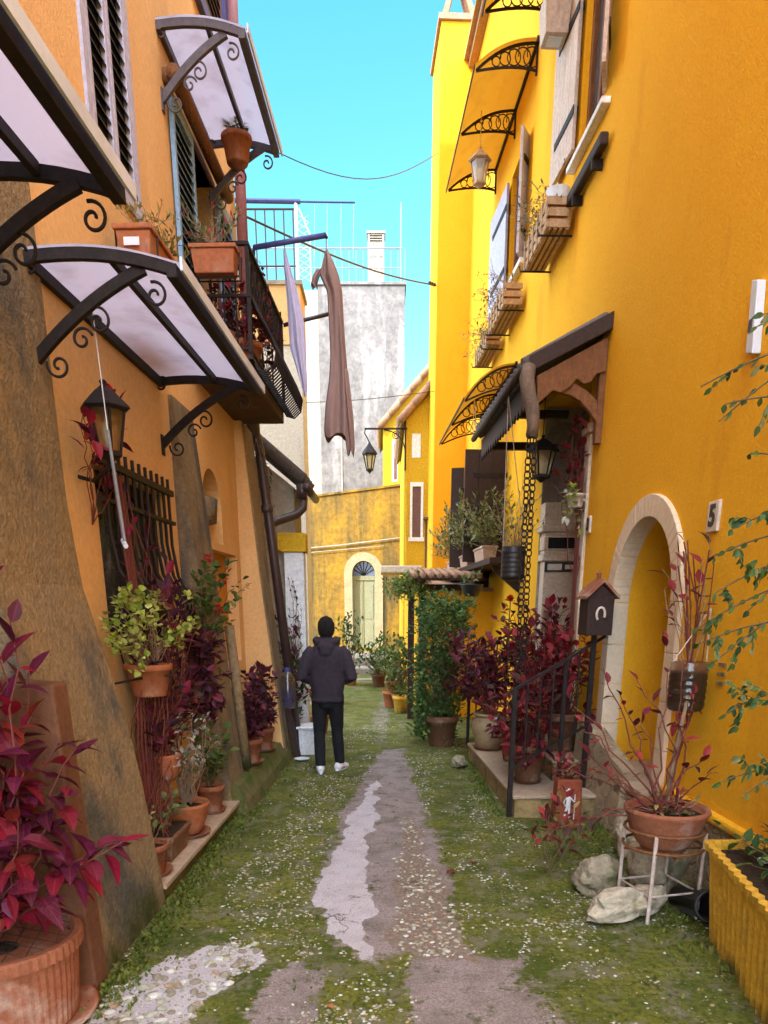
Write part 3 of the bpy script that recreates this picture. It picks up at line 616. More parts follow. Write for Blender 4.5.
lt = LW(4.33, .25, 2.88)
lantern('wall_lantern', 'black wall lantern among red leaves above the barred window', lt, .40, .20, wallarm=[LW(4.5, 0, 2.45), LW(4.45, .1, 2.42), LW(4.36, .22, 2.46), LW(4.33, .25, 2.50)])
# stick hanging from awning
t = T('hanging_pole', 'thin grey pole with a white crossbar hanging below the awning bracket', 'pole', LW(4.2, .32, 2.07))
m = MB(); m.tube([LW(4.2, .30, 2.62), LW(4.2, .335, 2.08)], .009, 6); m.build('rod', IRONL, t); m = MB(); m.tube([LW(4.14, .36, 2.06), LW(4.27, .30, 2.10)], .013, 6); m.build('crossbar', WPLAST, t); m = MB(); m.tube([LW(4.2, .28, 3.2), LW(4.2, .30, 2.62)], .003, 4); m.build('cord', WPLAST, t)

# ------------------------------------------------------------------ right house
def rubble():
    m = M('rubble_stone', (.44, .33, .20), .95, (.28, .20, .12), 4, .8, c3=(.16, .16, .06), s3=3, t3=(.55, .7), bump=.3, bscale=50, spec=.1)
    nt = m.node_tree; n = nt.nodes; l = nt.links; b = n['Principled BSDF']; base = b.inputs['Base Color'].links[0].from_socket
    tc = n.new('ShaderNodeTexCoord'); mp = n.new('ShaderNodeMapping'); mp.inputs['Scale'].default_value = (1, 1, 1.3); l.new(tc.outputs['Object'], mp.inputs[0])
    v = n.new('ShaderNodeTexVoronoi'); v.feature = 'DISTANCE_TO_EDGE'; v.inputs['Scale'].default_value = 5.0; nw = n.new('ShaderNodeTexNoise'); nw.inputs['Scale'].default_value = 5; nw.inputs['Detail'].default_value = 4; l.new(mp.outputs[0], nw.inputs['Vector']); ww = n.new('ShaderNodeMix'); ww.data_type = 'RGBA'; ww.blend_type = 'LINEAR_LIGHT'; ww.inputs[0].default_value = .18; l.new(mp.outputs[0], ww.inputs[6]); l.new(nw.outputs['Color'], ww.inputs[7]); l.new(ww.outputs[2], v.inputs['Vector'])
    r = n.new('ShaderNodeMapRange'); r.inputs[1].default_value = .02; r.inputs[2].default_value = .07; l.new(v.outputs['Distance'], r.inputs[0])
    x = n.new('ShaderNodeMix'); x.data_type = 'RGBA'; l.new(r.outputs[0], x.inputs[0]); x.inputs[6].default_value = (.40, .32, .22, 1); l.new(base, x.inputs[7]); l.new(x.outputs[2], b.inputs['Base Color'])
    bp = n.new('ShaderNodeBump'); bp.inputs['Distance'].default_value = .03; bp.inputs['Strength'].default_value = .9; l.new(r.outputs[0], bp.inputs['Height']); l.new(b.inputs['Normal'].links[0].from_socket, bp.inputs['Normal']); l.new(bp.outputs[0], b.inputs['Normal'])
    return m
RUBBLE = rubble()
RH = T('house', 'saffron yellow house with arched stone doorway, amber canopies and chimney breast', 'house', RW(6, 0, 0))
HD = (5.40, 6.62, .42, 2.41, .55, .62); HR = (7.75, 9.5, .62, 3.95, .6, 0); HW1 = (8.02, 8.78, 5.95, 7.45, .14, 0); HW2 = (11.2, 12.18, 6.0, 7.35, .14, 0); HW3 = (11.7, 12.9, 2.45, 3.95, .12, 0)
m = MB(); wallface(m, RW, -3, 16.0, -.1, 10.62, [HD, HR, HW1, HW2, HW3]); m.fbox(RW, -3, 17.2, -6, -.75, -.1, 10.60); m.build('wall', YEL, RH)
m = MB(); m.fbox(RW, -3.1, 17.3, -6.1, .14, 10.62, 10.72); m.fbox(RW, -3.1, 17.3, -6.1, .22, 10.72, 10.77); m.build('roof', TILE, RH)
m = MB(); m.fbox(RW, 15.93, 17.25, -.6, .62, -.1, 11.25); ch = m.build('chimney_breast', YEL, RH, bevel=.01)
m = MB(); m.fbox(RW, 15.88, 17.3, -.05, .67, 11.25, 11.33)
for s in (16.0, 16.9):
    m.hexa([RW(s, 0.0, 11.33), RW(s+.3, 0.0, 11.33), RW(s+.3, .1, 11.33), RW(s, .1, 11.33), RW(s, .27, 11.95), RW(s+.3, .27, 11.95), RW(s+.3, .34, 11.93), RW(s, .34, 11.93)])
    m.hexa([RW(s, .52, 11.33), RW(s+.3, .52, 11.33), RW(s+.3, .62, 11.33), RW(s, .62, 11.33), RW(s, .345, 11.93), RW(s+.3, .345, 11.93), RW(s+.3, .40, 11.97), RW(s, .40, 11.97)])
m.build('cowl', TILE, ch)
m = MB(); m.fbox(RW, 6.63, 7.74, -.03, .05, -.1, .50); m.fbox(RW, 2.0, 5.39, -.03, .03, -.1, .47); m.fbox(RW, -3, 2, -.03, .03, -.1, .47); m.fbox(RW, 5.39, 6.63, -.6, .05, -.1, .40); m.hexa([RW(5.75, .0, -.1), RW(6.9, .0, -.1), RW(6.9, .20, -.1), RW(5.75, .16, -.1), RW(5.75, .0, .50), RW(6.9, .0, .80), RW(6.9, .16, .80), RW(5.75, .12, .50)]); m.build('stone_footing', RUBBLE, RH)
m = MB(); m.fbox(RW, -3, 5.2, -.01, .055, .47, .535); m.build('render_edge', YEL, RH, bevel=.02)
# arched doorway
def doorway():
    a, b, c, d, dep, rise = HD; m = MB(); w = .15; g = .0015
    for s0, s1 in ((a-w, a+.005), (b-.005, b+w)):
        for i in range(4):
            z0 = c + (d-rise-c)*i/4; z1 = c + (d-rise-c)*(i+1)/4; m.fbox(RW, s0, s1, -.12, .035, z0+g, z1-g)
    mid = (a+b)/2; hw = (b-a)/2; sp = d-rise; n = 30
    for i in range(n):
        if True:
            t0, t1 = PI*i/n, PI*(i+1)/n
            if i % 6 == 0: t0 += .004
            if i % 6 == 5: t1 -= .004
            P = lambda t, r, o: RW(mid - (hw+r)*math.cos(t), o, sp + (rise+r)*math.sin(t))
            m.hexa([P(t0, -.005, -.12), P(t1, -.005, -.12), P(t1, -.005, .035), P(t0, -.005, .035), P(t0, w, -.12), P(t1, w, -.12), P(t1, w, .035), P(t0, w, .035)])
    dw = m.build('doorway_surround', SURR, RH, bevel=.006)
    m = MB(); m.fbox(RW, a-.02, b+.02, -.60, -.551, c, d); m.build('door', WOOD, RH)
    m = MB(); m.fbox(RW, a+.002, b-.002, -.55, .10, c-.06, c+.01); m.build('threshold', TREAD, RH, bevel=.008)
doorway()
# entry recess
m = MB(); m.fbox(RW, 7.73, 9.52, -.66, -.60, .62, 3.97); er = m.build('entry_door', DWOOD, RH)
m = MB(); m.fbox(RW, 7.7, 9.52, -.6, .0, .50, .625); m.build('threshold', TREAD, RH)
m = MB(); m.fbox(RW, 9.30, 9.498, -.44, -.03, .625, 2.28); m.fbox(RW, 9.26, 9.498, -.47, .0, 2.28, 2.36); m.fbox(RW, 9.28, 9.498, -.45, -.01, 2.40, 2.56); m.fbox(RW, 9.24, 9.498, -.49, .03, 2.60, 2.68); m.fbox(RW, 9.28, 9.498, -.46, .0, 2.68, 2.92)
m.fbox(RW, 9.29, 9.49, -.44, -.02, 2.36, 2.40); m.fbox(RW, 9.29, 9.49, -.44, -.02, 2.56, 2.6)
pl = m.build('pilaster', STONE, RH, bevel=.012)
m = MB(); m.fbox(RW, 9.27, 9.281, -.42, -.06, 2.42, 2.54); m.build('letter_slot', DARK, pl)
m = MB(); m.fbox(RW, 9.285, 9.299, -.43, -.04, 2.16, 2.27); pp = m.build('nameplate', BLACKM, pl)
m = MB(); m.fbox(RW, 9.280, 9.2845, -.24, -.07, 2.18, 2.25); m.fbox(RW, 9.280, 9.2845, -.40, -.28, 2.19, 2.24); m.build('nameplate_card', PLATE, pp)
m = MB(); pts = [(-.46, 2.92), (-.46, 3.45)] + [(-.22 + .24*math.cos(PI - PI*k/10), 3.45 + .34*math.sin(PI*k/10)) for k in range(1, 10)] + [(.0, 3.45), (.0, 2.92)]
m.prism([RW(9.46, o, z) for o, z in pts], RW.D*.03); m.build('arched_board', GSTONE, pl)
m = MB(); m.fbox(RW, 9.49, 9.499, -.6, -.001, .625, 3.94); m.build('plastered_jamb', CREAM, RH)
m = MB(); m.fbox(RW, 7.60, 7.75, -.10, .03, .62, 3.3); m.fbox(RW, 7.56, 7.78, -.1, .06, 3.3, 3.38); m.build('stone_jamb', STONE, RH, bevel=.01)

def plank_leaf(parent, name, fr, mat, z0, z1, hinge, end, n=4, strap=True, th=.035):
    """planked shutter leaf standing between two plan points (s, o)"""
    m = MB(); h, e = Vector(hinge), Vector(end); d = e-h; L = d.length; d.normalize(); q = Vector((-d.y, d.x))
    def P(a, b, z): p = h + d*a + q*b; return fr(p.x, p.y, z)
    for i in range(n):
        a0, a1 = L*i/n + .003, L*(i+1)/n - .003; m.hexa([P(a0, 0, z0), P(a1, 0, z0), P(a1, th, z0), P(a0, th, z0), P(a0, 0, z1), P(a1, 0, z1), P(a1, th, z1), P(a0, th, z1)])
    o = m.build(name, mat, parent, bevel=.004)
    if strap:
        for z in (z0 + .22*(z1-z0), z0 + .78*(z1-z0)):
            b = MB()
            for k0, k1 in ((-.008, -.002), (th+.002, th+.010)): b.hexa([P(-.02, k0, z-.035), P(L*.8, k0, z-.035), P(L*.8, k1, z-.035), P(-.02, k1, z-.035), P(-.02, k0, z+.035), P(L*.8, k0, z+.025), P(L*.8, k1, z+.025), P(-.02, k1, z+.035)])
            b.build('strap_hinge', IRON, o)
    return o
def rwin(H, label, fm):
    a, b, c, d, dep, _ = H; m = MB()
    for s0, s1, z0, z1 in ((a, a+.07, c, d), (b-.07, b, c, d), (a+.07, b-.07, d-.07, d), (a+.07, b-.07, c, c+.07), ((a+b)/2-.03, (a+b)/2+.03, c+.07, d-.07)): m.fbox(RW, s0, s1, -.13, -.06, z0, z1)
    w = m.build('window', fm, RH, bevel=.004); w['label'] = label
    m = MB(); m.fbox(RW, a, b, -.142, -.10, c, d); m.build('pane', GLASS, w)
    return w
w = rwin(HW1, 'near upper window with weathered planked shutters', WOOD)
plank_leaf(w, 'shutter', RW, WWOOD, 6.02, 7.42, (8.80, .03), (9.56, .055)); plank_leaf(w, 'shutter', RW, WWOOD, 6.02, 7.42, (8.0, .02), (7.60, .16))
m = MB(); m.fbox(RW, 7.80, 8.90, .0, .08, 5.86, 5.91); m.build('sill', WHITE, w, bevel=.006)
w = rwin(HW2, 'far upper window with one lilac shutter', WOOD)
plank_leaf(w, 'shutter', RW, LILAC, 6.0, 7.3, (12.2, .03), (13.3, .06)); plank_leaf(w, 'shutter', RW, LILAC, 6.0, 7.3, (11.18, .02), (10.95, .15))
m = MB(); m.fbox(RW, 11.0, 12.6, .0, .09, 5.92, 5.98); m.build('sill', WHITE, w, bevel=.006)
w = rwin(HW3, 'lower window with dark brown shutters standing open', DWOOD)
plank_leaf(w, 'shutter', RW, DWOOD, 2.40, 3.90, (11.66, .02), (11.62, .62), n=3); plank_leaf(w, 'shutter', RW, DWOOD, 2.40, 3.90, (12.94, .02), (13.1, .62), n=3)
m = MB(); 
for i in range(3): m.fbox(RW, 4.55, 4.63, .0, .012, 1.30+.055*i, 1.32+.055*i)
m.build('air_vent', STAIN, RH)
t = T('wall_shelf', 'dark plank shelf fixed to the yellow wall under the near upper window', 'shelf', RW(8.3, 0, 5.5))
m = MB(); m.fbox(RW, 7.70, 8.75, .02, .10, 5.52, 5.62); m.build('plank', DWOOD, t, bevel=.02)
for q in (7.9, 8.5): m = MB(); m.fbox(RW, q, q+.03, -.01, .1, 5.44, 5.52); m.build('bracket', IRON, t)

def truss_awning(label, s0, s1, z, out, drop, trs):
    t = T('awning', label, 'awning', RW((s0+s1)/2, 0, z)); N = 10
    def pr(u): return z - drop*u**2.3
    m = MB()
    for i in range(N):
        u, v = i/N, (i+1)/N; m.add([RW(s0-.05, out*1.04*u, pr(u)+.02), RW(s1+.05, out*1.04*u, pr(u)+.02), RW(s1+.05, out*1.04*v, pr(v)+.02), RW(s0-.05, out*1.04*v, pr(v)+.02)], [(0, 1, 2, 3)])
    m.build('panel', AMBER, t, smooth=True)
    m = MB(); m.fbox(RW, s0-.05, s1+.05, out*1.04-.006, out*1.04+.006, pr(1)-.008, pr(1)+.026); m.fbox(RW, s0-.05, s1+.05, 0, .03, z-.02, z+.04); m.build('edge_rail', IRON, t)
    for s in trs:
        b = MB(); b.bar([RW(s, out*i/N, pr(i/N)) for i in range(N+1)], .02, .025, RW.D)
        lo = quadbez(RW(s, 0, z-.26), RW(s, out*.35, z-.14-drop*.2), RW(s, out, pr(1)-.005), 10); b.bar(lo, .02, .02, RW.D); b.fbox(RW, s-.012, s+.012, 0, .022, z-.30, z+.02)
        b = b.build('bracket', IRON, t); q = MB()
        for i in range(5):
            u = .10 + .145*i; top = pr(u) - .012; k = u; bot = (1-k)**2*(z-.26) + 2*k*(1-k)*(z-.14-drop*.2) + k*k*pr(1); r = max(.012, (top-bot)*.42)
            c = (top+bot)/2; q.tube([RW(s, out*u + r*math.cos(a), c + r*math.sin(a)) for a in [2*PI*j/12 for j in range(13)]], .007, 5)
            q.tube([RW(s, out*(u+.072), pr(u+.07)), RW(s, out*(u+.072), c)], .006, 4)
        q.build('scrollwork', IRON, b)
    return t
truss_awning('long amber canopy with black scrollwork brackets over the upper windows', 10.87, 13.49, 8.04, .72, .27, [10.88, 12.1, 13.48])
truss_awning('amber canopy high on the yellow house cut off by the top of the picture', 7.6, 10.30, 8.22, .72, .27, [10.28, 9.0, 7.62])
truss_awning('small low amber canopy beside the dark tiled porch roof', 11.3, 14.1, 4.86, .68, .42, [11.32, 12.7, 14.08])

# porch
t = T('porch', 'dark tiled porch roof on carved brown timbers over the entry steps', 'porch', RW(8.6, .3, 3.6))
PS0, PS1 = 7.30, 9.95; ez = lambda o: 4.06 - .34*o/.68
m = MB(); m.hexa([RW(PS0, 0, ez(0)), RW(PS1, 0, ez(0)), RW(PS1, .68, ez(.68)), RW(PS0, .68, ez(.68)), RW(PS0, 0, ez(0)+.04), RW(PS1, 0, ez(0)+.04), RW(PS1, .68, ez(.68)+.04), RW(PS0, .68, ez(.68)+.04)]); rf = m.build('roof', DWOOD, t)
m = MB()
for i in range(17):
    s = PS0 + .08 + (PS1-PS0-.16)*i/16
    m.tube([RW(s, .01, ez(0)+.06), RW(s, .72, ez(.72)+.06)], .075, 8)
m.build('roof_tiles', TILEG, rf, smooth=True)
m = MB(); m.hexa([RW(PS0-.045, 0, 4.03), RW(PS0-.002, 0, 4.03), RW(PS0-.002, .70, 3.69), RW(PS0-.045, .70, 3.69), RW(PS0-.045, 0, 4.16), RW(PS0-.002, 0, 4.16), RW(PS0-.002, .70, 3.82), RW(PS0-.045, .70, 3.82)]); m.build('verge_board', DWOOD, t, bevel=.006)
m = MB(); m.tube([RW(PS0-.05, .76, 3.70), RW(PS1+.05, .75, 3.71)], .032, 10); m.build('gutter', DWOOD, t, smooth=True)
bot = [(.02, 3.72), (.10, 3.70), (.14, 3.64), (.20, 3.62), (.27, 3.66), (.32, 3.60), (.40, 3.55), (.47, 3.57), (.53, 3.52), (.60, 3.46)]
m = MB(); m.prism([RW(PS0+.01, 0.02, 3.98), RW(PS0+.01, .62, 3.68)] + [RW(PS0+.01, o, z) for o, z in bot[::-1]], RW.D*.04); m.build('carved_valance', WOOD, t, bevel=.006)
m = MB(); m.fbox(RW, 7.34, 7.42, 0.0, .06, 3.16, 3.98); m.build('wall_post', WOOD, t, bevel=.008)
m = MB(); arc = [(.05, 3.32), (.13, 3.42), (.22, 3.50), (.30, 3.54), (.38, 3.56), (.44, 3.62), (.44, 3.70), (.34, 3.70), (.26, 3.63), (.16, 3.58), (.06, 3.50)]
m.prism([RW(7.345, o, z) for o, z in arc], RW.D*.06); m.build('carved_brace', WOOD, t, bevel=.008)
z_ = []
for i in range(18): z_ += [(PS0 + .1 + .145*i, 3.53), (PS0 + .1 + .145*i + .072, 3.46)]
m = MB(); m.prism([RW(PS0+.06, .64, 3.69), RW(PS1, .64, 3.69)] + [RW(s, .64, z) for s, z in z_[::-1] if s < PS1], RW.N*.02); m.build('toothed_valance', DWOOD, t)
for q in ((PS1-.08, PS1, 3.58, 3.66), (8.5, 8.57, 3.62, 3.69)): m = MB(); m.fbox(RW, q[0], q[1], .0, .62, q[2], q[3]); m.build('rafter', DWOOD, t)
m = MB(); m.tube([RW(7.27, .70, 3.74), RW(7.25, .72, 3.64), RW(7.24, .70, 3.52), RW(7.24, .66, 3.40), RW(7.22, .65, 3.28), RW(7.22, .66, 3.18)], [.060, .066, .066, .062, .055, .05], 12); m.build('rain_spout', SPOUT, t, smooth=True)
# rain chain
t = T('rain_chain', 'black linked rain chain hanging from the porch spout to the steps', 'chain', RW(7.2, .66, .3))
m = MB(); z = 3.2; k = 0
while z > .30:
    for sg in (-1, 1):
        a = .4*math.sin(k*.7) + (PI/2 if k % 2 else 0)*.35; c = RW(7.2, .66 + sg*.026, z); e1 = Vector((math.cos(a), math.sin(a), 0))
        m.tube([c + e1*(.024*math.cos(w)) + Vector((0, 0, .034*math.sin(w))) for w in [2*PI*j/10 for j in range(11)]], .0065, 5, cap=False)
    z -= .054; k += 1
m.build('links', IRON, t, smooth=True)

# entry steps with railing
t = T('entry_steps', 'stone entry steps with black iron railing under the porch', 'steps', RW(7.5, .5, 0))
for a, b, c, d, e, f in ((6.22, 8.9, .40, .88, 0, .17), (6.75, 9.3, .0, .42, 0, .37)):
    m = MB(); m.fbox(RW, a+.02, b-.02, c-.3, d-.02, e-.05, f); q = m.build('riser', RISER, t); q = MB(); q.fbox(RW, a, b, c-.28, d, f, f+.03); q.build('tread', TREAD, t, bevel=.006)
for q in ((6.25, 6.29, .88, .92, 0, 1.10), (6.42, 6.455, .42, .455, 0, 1.34), (8.86, 8.895, .86, .895, .17, 1.20), (9.0, 9.03, .40, .43, .37, 1.46)): m = MB(); m.fbox(RW, *q); m.build('railing_post', IRON, t, bevel=.004)
for nm, w_, h_, pts in (('handrail', .035, .022, ((6.27, .94, 1.08), (6.44, .42, 1.34), (6.56, .08, 1.52))), ('lower_rail', .02, .018, ((6.27, .90, .42), (6.44, .42, .66), (6.5, .2, .76))), ('handrail', .035, .022, ((8.88, .90, 1.20), (9.02, .40, 1.46), (9.1, .05, 1.62))), ('lower_rail', .02, .018, ((8.88, .90, .5), (9.02, .40, .76), (9.1, .05, .9)))): m = MB(); m.bar([RW(*q) for q in pts], w_, h_, RW.D); m.build(nm, IRON, t)
m = MB()
for k in range(1, 6):
    u = k/6
    for s0, s1, za in ((6.27, 6.5, .42), (8.88, 9.05, .5)): m.tube([RW(lerp(s0, s1, u), lerp(.9, .2, u), za + .34*u), RW(lerp(s0, s1, u), lerp(.9, .2, u), za + .66 + .36*u)], .009, 5)
m.build('balusters', IRON, t)
# mailbox
t = T('mailbox', 'brown house shaped letter box with a clay tiled roof on a black post', 'mailbox', RW(6.52, .2, .4))
m = MB(); m.fbox(RW, 6.40, 6.64, .08, .30, 1.53, 1.84); b = m.build('body', DWOOD, t, bevel=.006)
m = MB()
for sg in (0, 1):
    o0 = .05 if sg == 0 else .33; m.hexa([RW(6.36, o0, 1.82), RW(6.68, o0, 1.82), RW(6.68, .19, 1.95), RW(6.36, .19, 1.95), RW(6.36, o0, 1.845), RW(6.68, o0, 1.845), RW(6.68, .19, 1.98), RW(6.36, .19, 1.98)])
m.build('roof', TERRA, t); m = MB(); m.prism([RW(6.402, .09, 1.84), RW(6.402, .29, 1.84), RW(6.402, .19, 1.93)], RW.D*.235); m.build('gable', DWOOD, t)
m = MB(); m.lathe(RW(6.52, .19, 1.96), [(.018, 0), (.018, .06), (.026, .065), (0, .09)], 10); m.build('finial', TERRA, t)
m = MB(); m.tube([RW(6.393, .19 + .035*math.cos(a), 1.70 + .055*math.sin(a)) for a in [-.9 + .5*k for k in range(10)]], .010, 6); m.build('emblem', PLATE, t)
m = MB(); m.fbox(RW, 6.50, 6.54, .17, .21, .0, 1.53); m.build('post', IRON, t)

# house numbers
def textmesh(s, size, mat, parent, fr, sc, oc, zc):
    cu = bpy.data.curves.new('numeral', 'FONT'); cu.body = s; cu.size = size; cu.extrude = .003; cu.align_x = 'CENTER'; cu.align_y = 'CENTER'; cu.offset = .006
    o = bpy.data.objects.new('tmp', cu); COL.objects.link(o); dg = bpy.context.evaluated_depsgraph_get(); me = bpy.data.meshes.new_from_object(o.evaluated_get(dg)); bpy.data.objects.remove(o)
    me.name = 'numeral'; ob = bpy.data.objects.new('numeral', me); COL.objects.link(ob); me.materials.clear(); me.materials.append(mat); ob.parent = parent
    X, Y, Z = -fr.D, Vector((0, 0, 1)), fr.N
    if fr is LW: X = fr.D
    mt = Matrix((X, Y, Z)).transposed().to_4x4(); mt.translation = fr(sc, oc, zc) - OFF[parent.name]; ob.matrix_local = mt; return ob
for n_, s, z, w, h, lab in (('5', 4.93, 2.29, .145, .18, 'pale ceramic house number plate with a dark 5 right of the arched doorway'), ('3', 7.50, 2.50, .11, .15, 'small pale house number plate with a 3 beside the porch entry')):
    t = T('house_number', lab, 'house number', RW(s, 0, z)); m = MB(); m.fbox(RW, s-w/2, s+w/2, 0, .022, z-h/2, z+h/2); m.build('plate', PLATE, t, bevel=.006)
    textmesh(n_, h*.95, BLACKM, t, RW, s, .024, z)
t = T('wall_plate', 'narrow white plastic box on the yellow wall behind the vine', 'wall box', RW(4.66, 0, 3.2)); m = MB(); m.hexa([RW(4.62, 0, 3.08), RW(4.70, 0, 3.10), RW(4.70, .05, 3.10), RW(4.62, .05, 3.08), RW(4.66, 0, 3.44), RW(4.73, 0, 3.46), RW(4.73, .05, 3.46), RW(4.66, .05, 3.44)]); m.build('box', WPLAST, t, bevel=.006); m = MB(); m.fbox(RW, 4.655, 4.695, .051, .055, 3.2, 3.26); m.build('button', IRONG, t)
# lanterns of the right house
lantern('hanging_lantern', 'cream metal lantern hanging under the long amber canopy', RW(11.85, .5, 7.52), .46, .24, hang=RW(11.85, .5, 7.90), metal=CRATE)
lantern('hanging_lantern', 'black lantern hanging inside the porch in front of the entry', RW(8.3, .30, 3.42), .44, .27, hang=RW(8.3, .30, 3.80))
t = T('box_lamp', 'pale square box lamp under the topmost canopy', 'lamp', RW(9.2, .2, 7.1)); m = MB(); m.hexa([RW(9.08, .09, 7.08), RW(9.32, .09, 7.08), RW(9.32, .31, 7.08), RW(9.08, .31, 7.08), RW(9.06, .07, 7.38), RW(9.34, .07, 7.38), RW(9.34, .33, 7.38), RW(9.06, .33, 7.38)]); m.build('shade', WWOOD, t, bevel=.006); m = MB(); m.fbox(RW, 9.13, 9.27, .13, .27, 7.072, 7.079); m.build('diffuser', WPLAST, t); m = MB(); m.tube([RW(9.2, .2, 7.38), RW(9.2, .2, 7.46), RW(9.2, 0, 7.46)], .012, 6); m.build('stem', IRON, t)

# ------------------------------------------------------------------ far buildings
FW = frame((0, 22, 0), (1, 0, 0), (0, -1, 0))
t = T('house', 'ochre stained house with a grey green arched door closing the alley', 'house', (-.8, 22, .5))
HDo = (-.90, -.25, .62, 3.02, .25, .34)
m = MB(); wallface(m, FW, -6, .55, 0, 4.55, [HDo]); m.hexa([FW(-6, 0, 4.55), FW(.55, 0, 4.55), FW(.55, -.35, 4.55), FW(-6, -.35, 4.55), FW(-6, 0, 4.35), FW(.55, 0, 4.93), FW(.55, -.35, 4.93), FW(-6, -.35, 4.35)]) if False else m.add([FW(-6, 0, 4.55), FW(.55, 0, 4.55), FW(.55, 0, 4.95), FW(-2.2, 0, 4.62)], [(0, 1, 2, 3)]); m.fbox(FW, -6, .55, -.45, -.3, 0, 4.55); m.build('wall', OCHRE, t)
m = MB(); m.hexa([FW(-6, -.5, 4.52), FW(-2.2, -.5, 4.62), FW(-2.2, .04, 4.62), FW(-6, .04, 4.52), FW(-6, -.5, 4.57), FW(-2.2, -.5, 4.67), FW(-2.2, .04, 4.67), FW(-6, .04, 4.57)]); m.hexa([FW(-2.2, -.5, 4.62), FW(.56, -.5, 4.95), FW(.56, .04, 4.95), FW(-2.2, .04, 4.62), FW(-2.2, -.5, 4.67), FW(.56, -.5, 5.0), FW(.56, .04, 5.0), FW(-2.2, .04, 4.67)]); m.build('coping', OCHRE, t)
m = MB(); a, b, c, d, dep, rise = HDo; mid = (a+b)/2; hw = (b-a)/2; sp = d-rise; w = .22
m.fbox(FW, a-w, a+.006, -.1, .05, .55, sp); m.fbox(FW, b-.006, b+w, -.1, .05, .55, sp)
for i in range(20):
    t0, t1 = PI*i/20, PI*(i+1)/20; P = lambda q, r, o: FW(mid - (hw+r)*math.cos(q), o, sp + (rise+r)*math.sin(q))
    m.hexa([P(t0, -.006, -.1), P(t1, -.006, -.1), P(t1, -.006, .05), P(t0, -.006, .05), P(t0, w, -.1), P(t1, w, -.1), P(t1, w, .05), P(t0, w, .05)])
m.build('door_surround', FARST, t)
m = MB(); m.fbox(FW, a, mid-.008, -.24, -.2, .62, 2.5); m.fbox(FW, mid+.008, b, -.24, -.2, .62, 2.5); m.fbox(FW, a, b, -.24, -.17, 2.5, 2.62)
for s0, s1 in ((a+.05, mid-.05), (mid+.05, b-.05)):
    for z0, z1 in ((.75, 1.35), (1.45, 2.4)): m.fbox(FW, s0, s1, -.2, -.185, z0, z1)
dr = m.build('double_door', GDOOR, t, bevel=.005); m = MB(); m.fbox(FW, a, b, -.25, -.24, 2.6, 3.02); m.build('fanlight', GLASS, dr)
m = MB()
for i in range(1, 8): q = PI*i/8; m.tube([FW(mid, -.22, 2.63), FW(mid - hw*.97*math.cos(q), -.22, 2.68 + rise*.95*math.sin(q))], .012, 4)
m.build('fan_grille', IRON, dr); m = MB(); m.lathe(FW(mid-.05, -.17, 1.5), [(.02, -.03), (.025, 0), (.02, .03)], 8); m.build('handle', IRON, dr)
t = T('cable', 'pale conduit running across the ochre wall above the arched door', 'cable', (-1, 21.9, 3.3)); m = MB(); m.tube([FW(-2.6, .06, 3.30), FW(-1.2, .06, 3.42), FW(.54, .06, 3.62)], .018, 6); m.tube([FW(-2.6, .06, 3.18), FW(-1.2, .06, 3.30), FW(-.0, .06, 3.40)], .010, 5); m.build('conduit', CREAM, t)

def gable_house(nm, label, Y, X0, X1, z0, slope, depth, mat):
    t = T('house', label, 'house', (X0+.3, Y, 0)); z1 = z0 + slope*(X1-X0); m = MB()
    m.hexa([(X0, Y, -.1), (X1, Y, -.1), (X1, Y+depth, -.1), (X0, Y+depth, -.1), (X0, Y, z0), (X1, Y, z1), (X1, Y+depth, z1), (X0, Y+depth, z0)]); m.build('wall', mat, t)
    m = MB(); e = .10; m.hexa([(X0-e, Y-.12, z0-e*slope+.01), (X1, Y-.12, z1+.01), (X1, Y+depth, z1+.01), (X0-e, Y+depth, z0-e*slope+.01), (X0-e, Y-.12, z0-e*slope+.09), (X1, Y-.12, z1+.09), (X1, Y+depth, z1+.09), (X0-e, Y+depth, z0-e*slope+.09)]); r = m.build('roof', CREAM, t)
    m = MB(); n = int((X1-X0)/.28)
    for k in range(int(depth/.22)):
        y = Y - .08 + k*.22
        m.tube([(X0-e-.03, y, z0-(e+.03)*slope+.12), (X1, y, z1+.13)], .08, 7)
    for i in range(n):
        x = X0 - e + .28*i; m.tube([(x, Y-.13, z0 + (x-X0)*slope + .10), (x+.31, Y-.13, z0 + (x+.31-X0)*slope + .12)], [.085, .07], 8)
    m.build('roof_tiles', TILE, r, smooth=True)
    return t
t = gable_house('h', 'bright yellow tile roofed house with a white framed window behind the chimney breast', 17, .43, 3.2, 5.42, 1.05, 4.3, YELB)
GW = frame((0, 17, 0), (1, 0, 0), (0, -1, 0))
m = MB()
for q in ((.55, .60, 3.2, 4.28), (.78, .83, 3.2, 4.28), (.60, .78, 4.2, 4.28), (.52, .86, 3.12, 3.2)): m.fbox(GW, q[0], q[1], -.02, .03, q[2], q[3])
w = m.build('window', WHITE, t); m = MB(); m.fbox(GW, .60, .78, .001, .004, 3.2, 4.2); m.build('pane', SHUTB, w)
m = MB(); m.fbox(GW, .88, 1.08, .001, .03, 2.5, 3.5); m.build('shutter', SHUTB, t); m = MB(); m.fbox(GW, .84, 1.3, .0, .25, 3.54, 3.58); m.build('door_hood', TILEG, t)
m = MB(); m.tube([GW(.97, .05, 5.9), GW(.97, .05, 3.6)], .03, 8); m.tube([GW(.47, .04, 5.3), GW(.47, .04, .4)], .02, 6); m.build('drainpipe', YELB, t)
m = MB(); m.fbox(GW, .58, .76, .001, .01, 4.75, 5.2); m.build('plaque', WHITE, t)
t = gable_house('h', 'farther bright yellow house with a narrow window and sloping tiled roof', 22.4, -.03, 2.5, 6.45, 1.05, 3, YELB)
